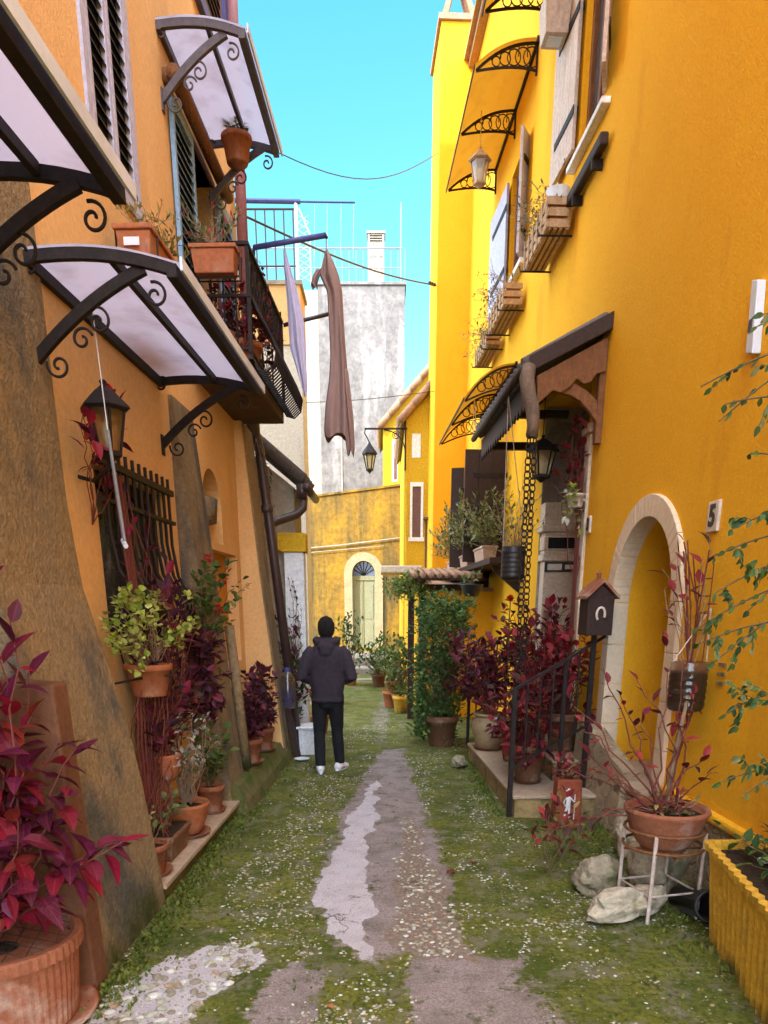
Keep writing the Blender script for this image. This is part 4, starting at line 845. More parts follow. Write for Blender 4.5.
GV = frame((0, 22.4, 0), (1, 0, 0), (0, -1, 0)); m = MB(); m.fbox(GV, .22, .38, .001, .015, 5.1, 6.15); w = m.build('window', WHITE, t); m = MB(); m.fbox(GV, .27, .36, .016, .02, 5.15, 6.05); m.build('pane', SHUTB, w)
# tower
t = T('tower_house', 'tall weathered grey concrete house with a roof terrace behind the alley', 'building', (-1, 26, 0))
m = MB(); m.box((-.68, 29, 5.5), (2.62, 6, 11.1)); m.build('wall', GREYW, t, bevel=.03)
m = MB(); m.box((-4.2, 29.1, 5.45), (4.4, 6, 11.0)); m.box((-1.35, 25.985, 5.4), (.05, .03, 10.9)); m.build('pale_wall', CREAM, t)
m = MB(); m.box((-.68, 29, 11.08), (2.7, 6.1, .07)); m.build('parapet', GREYW, t)
m = MB()
for k in range(14): m.tube([(-2.1 + .21*k, 26.2, 11.1), (-2.1 + .21*k, 26.2, 12.05)], .008, 4)
m.tube([(-4, 26.2, 12.05), (.55, 26.2, 12.05)], .025, 5); m.tube([(-4, 26.2, 11.55), (.55, 26.2, 11.55)], .015, 5); m.tube([(.5, 26.2, 11.1), (.5, 26.2, 13.2)], .02, 5); m.tube([(.5, 26.2, 12.05), (.5, 27.5, 11.2)], .02, 5); m.build('terrace_railing', IRONL, t)
m = MB(); m.box((-.24, 26.6, 11.65), (.5, .5, 1.2)); c = m.build('chimney', CREAM, t, bevel=.02); m = MB(); m.box((-.24, 26.6, 12.52), (.56, .56, .06)); m.build('cap', CREAM, c)
m = MB()
for x in (-.46, -.02):
    for y in (26.38, 26.82): m.box((x, y, 12.37), (.06, .06, .26))
for k in range(4): m.box((-.24, 26.6, 12.27 + .065*k), (.50, .50, .02))
m.build('louvres', CREAM, c)
# terrace house on the left behind the balcony
t = T('house', 'cream house with an ochre band and a railed roof terrace left of the tower', 'house', (-3, 14, 0))
m = MB(); m.box((-3.8, 14.4, 2.95), (4.86, .8, 5.9)); m.build('wall', CREAM_LIFT, t); m = MB(); m.box((-3.79, 14.38, 6.33), (4.86, .8, .84)); m.build('upper_band', PEACH, t); m = MB(); m.box((-3.8, 14.4, 6.78), (4.95, .9, .06)); m.build('coping', CREAM, t)
m = MB()
for k in range(8): m.tube([(-2.5 + .15*k, 14.1, 6.8), (-2.5 + .15*k, 14.1, 7.82)], .012, 5)
m.tube([(-4, 14.1, 7.82), (-1.4, 14.1, 7.82)], .016, 5); m.tube([(-4, 14.1, 7.05), (-1.4, 14.1, 7.05)], .014, 5); rr = m.build('terrace_railing', IRONG, t)
m = MB(); m.tube([(-1.40, 14.1, 6.8), (-1.40, 14.1, 7.9)], .03, 6)
for k in range(9): m.tube([(-1.38, 14.12, 6.85 + .1*k), (-1.20, 14.12, 6.95 + .1*k)], .006, 4); m.tube([(-1.20, 14.12, 6.85 + .1*k), (-1.38, 14.12, 6.95 + .1*k)], .006, 4)
m.tube([(-1.19, 14.12, 6.8), (-1.19, 14.12, 7.5), (-1.36, 14.12, 7.85)], .012, 5); m.build('lattice_post', WHITE, t)
t2 = T('clothes_frame', 'thick blue pipe with thin washing lines above the roof terrace', 'pole', (-1.8, 14, 7.9)); m = MB(); m.tube([(-2.7, 14.1, 7.94), (-1.33, 14.1, 7.92)], .035, 8); m.tube([(-1.33, 14.1, 7.92), (-.46, 14.1, 7.91)], .014, 6); m.build('pipe', BLUEP, t2)
m = MB()
for x in (-1.1, -.9, -.68, -.48): m.tube([(x, 14.1, 7.9), (x - .02, 14.1, 7.15)], .003, 4)
m.build('line', WPLAST, t2)
# small side building with dark eave
t = T('shed', 'low cream side building with a dark tiled eave beside the brown downpipe', 'shed', (-1.6, 9.9, 0))
m = MB(); m.hexa([(-3, 9.86, 0), (-1.10, 9.86, 0), (-1.09, 10.5, 0), (-3, 10.5, 0), (-3, 9.86, 4.6), (-1.10, 9.86, 3.16), (-1.09, 10.5, 3.16), (-3, 10.5, 4.6)]); m.build('wall', CREAM, t)
m = MB(); m.hexa([(-3.0, 9.6, 4.76), (-.93, 9.6, 3.10), (-.92, 10.6, 3.10), (-3, 10.6, 4.76), (-3.0, 9.6, 4.85), (-.93, 9.6, 3.17), (-.92, 10.6, 3.17), (-3, 10.6, 4.85)]); m.build('roof', DWOOD, t); m = MB()
for k in range(4): y = 9.62 + .25*k; m.tube([(-3, y, 4.88), (-.95 + .006*k, y, 3.21)], .07, 7)
m.build('roof_tiles', TILEG, t, smooth=True)
m = MB(); m.tube([(-.92, 9.55, 3.12), (-.90, 10.6, 3.12)], .05, 10); m.box((-.98, 9.62, 3.08), (.12, .12, .16)); m.tube([(-.96, 9.62, 3.0), (-.97, 9.62, 2.90), (-1.05, 9.58, 2.82), (-1.25, 9.45, 2.74), (-1.37, 9.3, 2.68)], .05, 10); m.build('gutter', DPIPE, t, smooth=True)
t = T('gate_pillar', 'white painted pillar with a yellow cap at the corner of the side building', 'pillar', (-1.1, 9.7, 0))
m = MB(); m.box((-1.10, 9.72, 1.2), (.24, .24, 2.4)); m.build('shaft', WHITE, t, bevel=.01); m = MB(); m.box((-1.12, 9.72, 2.52), (.34, .27, .20)); m.box((-1.10, 9.72, 2.415), (.30, .30, .025)); m.build('cap', YELB, t, bevel=.008)

# street lamp on the far yellow house
t = T('street_lamp', 'black bracket street lamp reaching out from the far yellow house', 'street lamp', (.40, 16.95, 5.2))
m = MB(); y = 16.94; m.tube([(.48, y, 5.28), (-.40, y, 5.28)], .02, 6); m.tube([(.44, y, 4.5), (.44, y, 5.45)], .018, 6); m.tube(quadbez((.44, y, 4.85), (.40, y, 5.22), (.0, y, 5.26), 8), .012, 5); m.tube([Vector((.25 + .09*math.cos(a)*(1-a/16), y, 5.16 + .09*math.sin(a)*(1-a/16))) for a in [i*.5 for i in range(22)]], .009, 5); m.tube([(-.38, y, 5.28), (-.40, y, 5.20), (-.34, y, 5.10), (-.30, y, 5.02)], .012, 5); m.build('bracket', IRON, t)
m = MB(); c = (-.30, y, 5.0)
m.lathe(c, [(.015, .03), (.03, .0), (.08, -.07), (.155, -.17), (.16, -.20), (.13, -.21)], 6)
for j in range(6): a = PI/3*j; m.tube([(c[0] + .125*math.cos(a), y + .125*math.sin(a), 4.79), (c[0] + .065*math.cos(a), y + .065*math.sin(a), 4.52)], .012, 4)
m.lathe(c, [(.07, -.47), (.08, -.50), (.03, -.53), (.0, -.57)], 6); m.build('lantern_cage', IRON, t); m = MB(); m.lathe(c, [(.115, -.21), (.06, -.48)], 6); m.build('glass', LGLASS, t)
# cables
t = T('cable', 'dark cable slanting down from the peach house to the chimney breast', 'cable', LW(9.2, .1, 5.6)); a, b = LW(9.1, .1, 5.62), RW(16.0, .63, 7.45); m = MB(); m.tube([a.lerp(b, k/16) - Vector((0, 0, .10*math.sin(PI*k/16))) for k in range(17)], .012, 5); m.build('wire', BLACKM, t); m = MB()
for k in (.985, .965, .945): p = a.lerp(b, k); m.lathe(p, [(0, -.03), (.03, -.02), (.03, .02), (0, .03)], 8)
m.build('insulator', BLACKM, t)
t = T('cable', 'thin sagging wire high across the sky', 'cable', LW(9.2, .1, 6.4)); a, b = LW(9.2, .1, 6.35), RW(16.0, .63, 9.45); m = MB(); m.tube([a.lerp(b, k/16) - Vector((0, 0, .38*math.sin(PI*k/16))) for k in range(17)], .006, 4); m.build('wire', BLACKM, t)
t = T('cable', 'thin grey wire in front of the tower above the street lamp', 'cable', (-2, 13, 5.2)); a, b = Vector((-2.6, 13.9, 5.05)), RW(16.0, .63, 5.72); m = MB(); m.tube([a.lerp(b, k/12) - Vector((0, 0, .08*math.sin(PI*k/12))) for k in range(13)], .006, 4); m.build('wire', BLACKM, t)
# washing poles and clothes
t = T('washing_pole', 'blue pole reaching out from the balcony railing with clothes on it', 'pole', LW(8.85, .5, 4.6)); m = MB(); m.tube([(-1.33, 8.75, 4.98), (-1.26, 8.5, 5.10), (-.56, 8.5, 5.20)], .024, 8); m.tube([(-1.06, 8.8, 4.46), (-1.33, 8.75, 4.98)], .02, 8); m.build('tube', BLUEP, t, smooth=True); m = MB(); m.tube([(-.57, 8.5, 5.19), (-.555, 8.5, 5.20)], .028, 8); m.build('end_cap', BLACKM, t)
t = T('washing_pole', 'lower dark rod reaching out behind the hanging clothes', 'pole', LW(8.9, .5, 4.5)); m = MB(); m.tube([(-1.05, 8.92, 4.58), (-.52, 9.0, 4.72)], .02, 8); m.build('tube', DPIPE, t, smooth=True); m = MB(); m.lathe((-.52, 9.0, 4.72), [(0, -.03), (.03, -.02), (.03, .02), (0, .03)], 8); m.build('end_cap', BLACKM, t)
def cloth(name, label, cat, rows, mat, y, seed, th=.05, extra=None):
    """hanging garment: rows of (z, x_left, x_right) gathered into folds"""
    t = T(name, label, cat, ((rows[0][1]+rows[0][2])/2, y, rows[0][0])); m = MB(); n = 36; vs = []; N = len(rows)
    fine = []
    for i in range(N-1):
        for k in range(4): u = k/4; fine.append([lerp(rows[i][j], rows[i+1][j], u) for j in range(3)])
    fine.append(rows[-1]); K = len(fine)
    for i, (z, a, b) in enumerate(fine):
        w = b-a
        for j in range(n):
            q = 2*PI*j/n; f = 1 + .38*math.sin(4*q + seed + z*1.1) + .25*math.sin(7*q + seed*2 - z*1.6)
            jag = .03*math.sin(4*q + seed) if i == K-1 else 0
            vs.append(((a+b)/2 + w/2*math.cos(q), y + (th + w*.16)*math.sin(q)*f*min(1, .3 + i/6), z + jag + .012*math.sin(7*z + 2*q)))
    fs = [(i*n+j, i*n+(j+1) % n, (i+1)*n+(j+1) % n, (i+1)*n+j) for i in range(K-1) for j in range(n)] + [tuple(range(n-1, -1, -1))]
    m.add(vs, fs); b = m.build('fabric', mat, t, smooth=True); b.modifiers.new('s', 'SUBSURF').levels = 1; b.modifiers['s'].render_levels = 1
    return t
t = cloth('hanging_jacket', 'brown jacket hanging long from the end of the blue pole', 'jacket', [(5.08, -.575, -.545), (4.98, -.60, -.49), (4.86, -.63, -.44), (4.72, -.56, -.41), (4.5, -.55, -.40), (4.2, -.54, -.38), (3.95, -.56, -.36), (3.72, -.60, -.34), (3.52, -.62, -.33), (3.44, -.61, -.34)], CLOTHB, 8.5, 1.0)
def garment_part(t, nm, rows, y, seed, mat, th=.03):
    q = cloth('tmp', 'x', 'x', rows, mat, y, seed, th); ch = q.children[0]; ch.name = nm; d = OFF[q.name] - OFF[t.name]; ch.parent = t; ch.location = d; bpy.data.objects.remove(q)
garment_part(t, 'sleeve', [(4.05, -.44, -.36), (3.85, -.44, -.34), (3.6, -.42, -.31), (3.35, -.39, -.30), (3.28, -.38, -.31)], 8.44, 2.2, CLOTHB)
garment_part(t, 'sleeve', [(4.92, -.66, -.60), (4.86, -.70, -.63), (4.78, -.72, -.66)], 8.5, 2.9, CLOTHB, .02)
m = MB(); m.tube([(-.56, 8.5, 5.19), (-.56, 8.5, 5.06)], .004, 4); m.build('hook', BLACKM, t)
cloth('hanging_cloth', 'lavender grey garment hanging in a long point between the poles', 'garment', [(5.12, -.985, -.965), (4.95, -.985, -.92), (4.75, -.97, -.86), (4.5, -.96, -.80), (4.28, -.95, -.79), (4.12, -.90, -.79), (3.98, -.86, -.785), (3.86, -.83, -.79)], CLOTHL, 8.56, 3.0, .02)

# distant little tiled porch on dark posts
t = T('tiled_canopy', 'little clay tiled canopy on dark posts beside the green climber', 'canopy', (.5, 12.3, 0))
m = MB(); m.hexa([(.40, 11.6, 2.14), (1.5, 11.6, 2.14), (1.5, 13.6, 2.30), (.40, 13.6, 2.30), (.40, 11.6, 2.18), (1.5, 11.6, 2.18), (1.5, 13.6, 2.34), (.40, 13.6, 2.34)]); r = m.build('roof', DWOOD, t); m = MB()
for k in range(9): x = .46 + .12*k; m.tube([(x, 11.55, 2.21), (x, 13.6, 2.38)], .045, 8)
m.build('roof_tiles', TILE, r, smooth=True)
for x, y in ((.43, 12.2), (.60, 12.2), (.47, 13.3)): m = MB(); m.box((x, y, 1.08), (.10, .10, 2.16)); m.build('post', DWOOD, t, bevel=.006)
m = MB(); m.box((.9, 12.2, 2.06), (1.1, .08, .09)); m.build('beam', DWOOD, t)
t = T('stone_slab_shelf', 'flat grey stone slab jutting from the far yellow wall', 'slab', (.15, 14, 2.4)); m = MB(); m.box((.30, 14.2, 2.40), (.72, 1.0, .12)); m.build('slab', STONE, t, bevel=.02); m = MB(); m.box((.55, 14.2, 2.26), (.10, .8, .16)); m.build('bracket', DWOOD, t)
t = T('wall', 'low yellow garden wall behind the tiled canopy', 'wall', (1, 14, 0)); m = MB(); m.hexa([(.62, 12.4, 0), (2, 12.4, 0), (2, 17, 0), (.45, 17, 0), (.62, 12.4, 2.0), (2, 12.4, 2.0), (2, 17, 2.3), (.45, 17, 2.3)]); m.build('body', YEL, t); m = MB(); m.hexa([(.60, 12.35, 2.0), (2, 12.35, 2.0), (2, 17, 2.3), (.42, 17, 2.3), (.60, 12.35, 2.05), (2, 12.35, 2.05), (2, 17, 2.35), (.42, 17, 2.35)]); m.build('coping', TILE, t)
t = T('stone_steps', 'worn stone steps rising to the arched green door', 'steps', (-.5, 17.4, 0))
for k in range(3): m = MB(); m.box((-.5 - .1*k, 19.2 + .35*k, .06 + .2*k), (2.0 - .2*k, 4.0 - .7*k, .25)); m.build('step', GSTONE, t, bevel=.03)
# things beside the walker
t = T('bottle_stand', 'clear plastic tank on a dark wooden post beside the walker', 'container', (-1.13, 8.95, 0)); m = MB(); m.hexa([(-1.09, 8.9, 0), (-1.02, 8.9, 0), (-1.02, 9.0, 0), (-1.09, 9.0, 0), (-1.20, 8.9, .60), (-1.12, 8.9, .60), (-1.12, 9.0, .60), (-1.20, 9.0, .60)]); m.build('post', DWOOD, t); m = MB(); m.lathe((-1.15, 8.95, .6), [(.08, 0), (.095, .03), (.095, .33), (.06, .40), (.035, .43)], 14); m.build('tank', BOTTLE, t, smooth=True); m = MB(); m.lathe((-1.15, 8.95, .6), [(.04, .43), (.04, .47)], 12); m.lathe((-1.15, 8.95, .61), [(.07, 0), (.08, .03), (.08, .2)], 12); m.build('content', BLUEP, t)
t = T('white_block', 'white painted block on the ground behind the walker', 'block', (-.9, 9.2, 0)); m = MB(); m.box((-.93, 9.25, .16), (.26, .34, .33)); m.build('body', WHITE, t, bevel=.015); m = MB(); m.box((-.93, 9.25, .335), (.30, .38, .03)); m.build('top', WHITE, t, bevel=.008)
t = T('dish', 'small white dish on the ground by the dark post', 'dish', (-.98, 8.72, 0)); m = MB(); m.lathe((-.98, 8.72, .01), [(.05, 0), (.09, .015), (.095, .02), (.085, .018), (.05, .008), (0, .006)], 16); m.build('bowl', WPLAST, t, smooth=True)

# ------------------------------------------------------------------ person
def loft(mb, rings, n=18):
    """rings: (center, rx, ry, axis tilt vector) ; ellipse lies across the direction of the path"""
    k = len(rings); vs = []
    for i, (c, rx, ry) in enumerate(rings):
        c = Vector(c); a = Vector(rings[max(i-1, 0)][0]); b = Vector(rings[min(i+1, k-1)][0]); d = (b-a).normalized()
        x = Vector((1, 0, 0)); x = (x - d*x.dot(d))
        if x.length < .2: x = Vector((0, 1, 0)) - d*d.y
        x.normalize(); y = d.cross(x)
        for j in range(n): q = 2*PI*j/n; vs.append(c + x*(rx*math.cos(q)) + y*(ry*math.sin(q)))
    fs = [(i*n+j, i*n+(j+1) % n, (i+1)*n+(j+1) % n, (i+1)*n+j) for i in range(k-1) for j in range(n)] + [tuple(range(n-1, -1, -1)), tuple((k-1)*n+j for j in range(n))]
    mb.add(vs, fs)
def fused(mb, name, mat, parent, vox, smooth=6, disp=0, dscale=.08):
    o = mb.build(name, mat, parent, smooth=True)
    r = o.modifiers.new('r', 'REMESH'); r.mode = 'VOXEL'; r.voxel_size = vox; s = o.modifiers.new('s', 'SMOOTH'); s.iterations = smooth; s.factor = .5
    dg = bpy.context.evaluated_depsgraph_get(); me = bpy.data.meshes.new_from_object(o.evaluated_get(dg)); me.name = name; o.modifiers.clear(); o.data = me
    me.polygons.foreach_set('use_smooth', [True]*len(me.polygons))
    if disp:
        me.update(); nn = [v.normal.copy() for v in me.vertices]
        for v, q in zip(me.vertices, nn):
            p = v.co; f = noise.noise(Vector((p.x/dscale, p.y/dscale, p.z/dscale*.55 + 3))) + .5*noise.noise(p/dscale*2.3)
            v.co = p + q*disp*f
    return o
def person():
    X, Y = -.61, 8.08
    t = T('person', 'person in a dark purple hooded top, black trousers and white sneakers walking away', 'person', (X, Y, 0))
    V = lambda x, y, z: (X+x, Y+y, z)
    # body: one continuous figure
    b = MB()
    loft(b, [(V(0, 0, .80), .14, .10), (V(0, 0, .92), .155, .105), (V(0, .0, 1.06), .14, .095), (V(0, .0, 1.20), .165, .105), (V(0, .0, 1.32), .165, .09), (V(0, .01, 1.38), .08, .06), (V(0, .02, 1.45), .055, .055), (V(0, .03, 1.50), .055, .06)])
    loft(b, [(V(0, .04, 1.44), .05, .06), (V(0, .045, 1.50), .072, .085), (V(0, .04, 1.56), .078, .095), (V(0, .035, 1.61), .07, .085), (V(0, .03, 1.645), .035, .045)])
    b.lathe(V(0, .145, 1.53), [(0, -.02), (.014, -.01), (.010, .01), (0, .03)], 8)
    for sx in (-1, 1): b.lathe(V(.08*sx, .045, 1.53), [(0, -.03), (.012, -.015), (.014, .01), (0, .03)], 8)
    legs = [(-1, V(-.085, .02, .84), V(-.10, .03, .45), V(-.09, -.06, .07)), (1, V(.085, 0, .84), V(.09, .08, .45), V(.115, .10, .07))]
    for sx, h, kn, an in legs:
        loft(b, [(h, .085, .09), (Vector(h).lerp(Vector(kn), .5), .072, .078), (kn, .052, .056), (Vector(kn).lerp(Vector(an), .4), .05, .055), (an, .036, .04)], 12)
        a = Vector(an); dx = .03 if sx > 0 else 0; loft(b, [(a + Vector((0, -.05, -.03)), .03, .03), (a + Vector((dx, .05, -.04)), .036, .026), (a + Vector((dx*2, .13, -.05)), .034, .018)], 10)
    arms = []
    for sx in (-1, 1):
        sh, el, wr = Vector(V(.175*sx, 0, 1.31)), Vector(V(.27*sx, -.06, 1.05)), Vector(V(.13*sx, .17, .98)); arms.append((sh, el, wr, sx))
        loft(b, [(sh, .05, .05), (sh.lerp(el, .5), .045, .045), (el, .037, .037), (el.lerp(wr, .5), .034, .034), (wr, .026, .026)], 10)
        d = Vector((-.75*sx, .6, -.05)).normalized(); p = wr + d*.05; loft(b, [(wr, .024, .02), (p, .034, .018), (wr + d*.09, .034, .016)], 10)
        for k, (dz, L) in enumerate(((.026, .055), (.009, .068), (-.009, .064), (-.025, .050))):
            q = wr + d*.085 + Vector((0, 0, dz)); b.tube([q, q + d*L*.5 + Vector((0, .004, 0)), q + d*L + Vector((0, -.014, -.004))], [.009, .0085, .007], 6)
        q = wr + d*.03 + Vector((0, -.0, .02)); b.tube([q, q + d*.03 + Vector((0, -.01, .028)), q + d*.055 + Vector((0, -.012, .036))], [.011, .010, .008], 6)
    fused(b, 'body', SKIN, t, .008, 4)
    # hooded top
    h = MB()
    loft(h, [(V(0, -.005, .775), .165, .125), (V(0, -.005, .80), .178, .137), (V(0, -.005, .84), .17, .13), (V(0, -.01, .95), .185, .135), (V(0, -.01, 1.10), .185, .135), (V(0, -.008, 1.22), .205, .140), (V(0, -.005, 1.31), .195, .125), (V(0, .0, 1.37), .13, .095), (V(0, .012, 1.42), .085, .08), (V(0, .02, 1.45), .075, .075)], 24)
    for sh, el, wr, sx in arms: loft(h, [(sh + Vector((-.04*sx, 0, .015)), .065, .07), (sh.lerp(el, .15), .074, .076), (sh.lerp(el, .55), .070, .072), (el, .064, .066), (el.lerp(wr, .45), .060, .06), (el.lerp(wr, .88), .052, .052), (wr, .040, .04)], 14)
    # hood bunched behind the neck
    for k in range(9):
        a = -.2 + (PI+.4)*k/8
        h.lathe(V(.105*math.cos(a), .03 - .115*math.sin(a), 1.395 + .028*math.cos(a)**2), [(0, -.05), (.038, -.035), (.05, -.005), (.040, .025), (0, .042)], 10)
    loft(h, [(V(0, -.10, 1.42), .06, .03), (V(0, -.125, 1.36), .09, .04), (V(0, -.13, 1.29), .06, .03), (V(0, -.12, 1.24), .02, .015)], 14)
    fused(h, 'hooded_top', HOODM, t, .009, 5, .008, .07)
    tr = MB(); loft(tr, [(V(0, 0, .72), .12, .10), (V(0, 0, .80), .155, .115), (V(0, 0, .90), .15, .11)], 16)
    for sx, hp, kn, an in legs: loft(tr, [(Vector(hp) + Vector((0, 0, .02)), .092, .10), (Vector(hp).lerp(Vector(kn), .5), .084, .09), (kn, .066, .070), (Vector(kn).lerp(Vector(an), .5), .062, .066), (Vector(an) + Vector((0, .0, .05)), .056, .06), (Vector(an) + Vector((0, .0, .015)), .056, .062)], 14)
    fused(tr, 'trousers', TROUS, t, .009, 4, .005, .06)
    for sx, hp, kn, an in legs:
        s = MB(); a = Vector(an); yaw = .10 if sx < 0 else -.45; m3 = Matrix.Rotation(yaw, 3, 'Z'); g = a.z; f = lambda x, y, z: a + m3 @ Vector((x, y, z - g))
        loft(s, [(f(0, -.085, .045), .028, .035), (f(0, -.06, .05), .040, .046), (f(0, 0, .055), .043, .048), (f(0, .07, .045), .045, .038), (f(0, .14, .035), .042, .028), (f(0, .175, .03), .02, .018)], 14)
        s.lathe(f(0, -.01, .03), [(.045, 0), (.05, .05), (.042, .075)], 12); o = fused(s, 'shoe', SHOE, t, .008, 3)
        q = MB(); pts = [(.036*math.cos(w)*(1 if abs(w) < 9 else 1), .045 + .14*math.sin(w)) for w in [2*PI*k/18 for k in range(18)]]; q.prism([f(x, y, .003) for x, y in pts], Vector((0, 0, .022))); q.build('sole', WPLAST, o, bevel=.004)
    hr = MB(); loft(hr, [(V(0, .0, 1.455), .062, .055), (V(0, -.005, 1.50), .082, .085), (V(0, .005, 1.55), .090, .104), (V(0, .015, 1.60), .086, .104), (V(0, .02, 1.645), .060, .075), (V(0, .025, 1.665), .025, .03)], 18)
    fused(hr, 'hair', HAIR, t, .008, 3, .006, .022)
person()

# ------------------------------------------------------------------ pots and plants
RED_ = [(.15, .005, .014), (.24, .007, .022), (.06, .006, .014), (.34, .014, .03), (.09, .008, .03), (.18, .02, .012)]
PUR_ = [(.045, .014, .024), (.075, .016, .034), (.11, .022, .042), (.032, .012, .018), (.14, .022, .034)]
MAR_ = [(.13, .012, .018), (.20, .018, .022), (.08, .010, .014), (.28, .03, .03), (.05, .02, .012)]
GRN_ = [(.06, .11, .018), (.09, .15, .03), (.04, .075, .014), (.12, .18, .04)]
DGR_ = [(.035, .075, .022), (.055, .11, .035), (.075, .14, .045), (.028, .055, .018)]
LIM_ = [(.30, .36, .05), (.40, .43, .08), (.20, .27, .04), (.46, .46, .13)]
OLV_ = [(.13, .15, .04), (.22, .23, .09), (.30, .30, .14), (.08, .10, .025)]
DRY_ = [(.28, .22, .06), (.20, .19, .05), (.34, .24, .08), (.15, .15, .04)]
VAR_ = [(.48, .47, .36), (.10, .15, .06), (.42, .40, .34), (.07, .10, .04), (.30, .24, .22)]
def rv(r): return Vector((r.gauss(0, 1), r.gauss(0, 1), r.gauss(0, 1)))
def grow(t, bases, targets, nl, L, Wd, pal, lmat, smat, seed, sr=.005, start=.35, big=True, up=.35, sag=0, clump=.0, nm='leaves', droop=.3, lv=.35):
    """stems from the bases to the targets, leaves set along and at the end of every stem"""
    r = random.Random(seed); sm = MB(); lm = MB()
    for tg in targets:
        b = Vector(r.choice(bases)); tg = Vector(tg); d = tg-b; ln = d.length
        mid = b.lerp(tg, .5) + Vector((r.gauss(0, .08), r.gauss(0, .08), .10 - sag))*ln
        path = quadbez(b, mid, tg, 7)
        for i in range(1, 7): path[i] = path[i] + rv(r)*ln*.018
        sm.tube(path, [sr*(1 - .6*i/7) for i in range(8)], 5)
        for k in range(nl):
            u = min(1, start + (1-start)*((k+.5)/nl)**.8) if clump == 0 else 1; i = min(6, int(u*7)); p = path[i].lerp(path[i+1], u*7-i)
            tan = (path[i+1]-path[i]).normalized(); q = rv(r); q -= tan*q.dot(tan)
            if clump: p = p + rv(r)*clump*.55
            dr = (q.normalized() + tan*.45 + Vector((0, 0, up))).normalized()
            if k >= nl-2 and not clump: dr = (tan + q.normalized()*.5).normalized()
            s = r.uniform(1-lv, 1+lv); c = r.choice(pal); j = r.uniform(.8, 1.2); c = tuple(x*j for x in c)
            upv = Vector((r.gauss(0, .3), r.gauss(0, .3), 1))
            if big: lm.leaf(p + dr*L*.12, dr, upv, L*s, Wd*s, c, r.uniform(.1, .4), r.uniform(0, droop*2))
            else: lm.leaf2(p, dr, upv, L*s, Wd*s, c, r.uniform(.1, .4))
    if sr > 0: sm.build('stems', smat, t)
    lm.build(nm, lmat, t)
def ell(c, rad, n, seed, shell=.5, zmin=None):
    r = random.Random(seed); out = []
    while len(out) < n:
        q = rv(r).normalized()*(r.uniform(shell, 1)); p = Vector((c[0] + q.x*rad[0], c[1] + q.y*rad[1], c[2] + q.z*rad[2]))
        if zmin is None or p.z > zmin: out.append(p)
    return out
def pot(t, c, r, h, mat, kind='rim', sx=1, sy=1, flute=0, soil=True, rz=0, taper=.72):
    x, y, z = c; m = MB()
    M3 = Matrix.Rotation(rz, 3, 'Z')
    if kind == 'rim': pr = [(r*taper*.95, 0), (r*taper, .01), (r*.93, h*.80), (r*1.0, h*.805), (r*1.04, h*.83), (r*1.04, h*.98), (r*1.02, h), (r*.95, h), (r*.92, h*.94), (r*.88, h*.80)]
    elif kind == 'bowl': pr = [(r*.55, 0), (r*.68, h*.12), (r*.88, h*.45), (r*.98, h*.78), (r*1.04, h*.88), (r*1.07, h*.94), (r*1.04, h), (r*.97, h), (r*.93, h*.90), (r*.9, h*.8)]
    elif kind == 'jar': pr = [(r*.62, 0), (r*.66, h*.03), (r*.86, h*.28), (r*1.0, h*.55), (r*.98, h*.72), (r*.84, h*.86), (r*.82, h*.90), (r*.93, h*.93), (r*.95, h*.98), (r*.9, h), (r*.80, h*.98), (r*.76, h*.88)]
    elif kind == 'drum': pr = [(r*.82, 0), (r*.86, h*.04), (r*.92, h*.5), (r*.95, h*.84), (r*1.03, h*.86), (r*1.03, h*.98), (r*1.0, h), (r*.93, h), (r*.90, h*.92), (r*.88, h*.85)]
    elif kind == 'jug': 
        pr = [(r*.80, 0), (r*.95, h*.05)] 
        for k in range(6): pr += [(r*1.0, h*(.10 + .14*k)), (r*1.0, h*(.17 + .14*k)), (r*.94, h*(.20 + .14*k))]
        pr += [(r*.96, h*.97), (r*.93, h)]
    m.lathe(c, pr, 110 if flute else 26, sx, sy, flute, M3); p = m.build('pot', mat, t, smooth=not flute)
    if soil:
        s = MB(); s.lathe((x, y, z), [(r*.89, h*.82 if kind != 'jug' else h*.5), (0, h*.86 if kind != 'jug' else h*.55)], 20, sx, sy, 0, M3); s.build('soil', SOIL, p)
    return p
def saucer(t, c, r, mat): m = MB(); m.lathe(c, [(r*.85, 0), (r, .03), (r*1.04, .032), (r*.98, .03), (r*.8, .008), (0, .008)], 24); m.build('saucer', mat, t, smooth=True)
def troughpot(t, fr, s0, s1, o0, o1, z0, z1, mat, lab=False):
    k = .02; m = MB(); P = fr
    m.hexa([P(s0+k, o0+k, z0), P(s1-k, o0+k, z0), P(s1-k, o1-k, z0), P(s0+k, o1-k, z0), P(s0, o0, z1-.03), P(s1, o0, z1-.03), P(s1, o1, z1-.03), P(s0, o1, z1-.03)])
    r = .014
    m.hexa([P(s0-r, o0-r, z1-.03), P(s1+r, o0-r, z1-.03), P(s1+r, o1+r, z1-.03), P(s0-r, o1+r, z1-.03), P(s0-r, o0-r, z1), P(s1+r, o0-r, z1), P(s1+r, o1+r, z1), P(s0-r, o1+r, z1)])
    p = m.build('pot', mat, t, bevel=.008); q = MB(); q.fbox(fr, s0+.012, s1-.012, o0+.012, o1-.012, z1, z1+.006); q.build('soil', SOIL, p)
    if lab: q = MB(); q.fbox(fr, s0-.016 if lab == 's' else s0+.1, s0-.0145 if lab == 's' else s0+.2, lerp(o0, o1, .25), lerp(o0, o1, .7), lerp(z0, z1, .45), lerp(z0, z1, .65)); q.build('sticker', WPLAST, p)
    return p
def PP(label, loc, group=None, name='potted_plant', cat='potted plant'): return T(name, label, cat, loc, group)

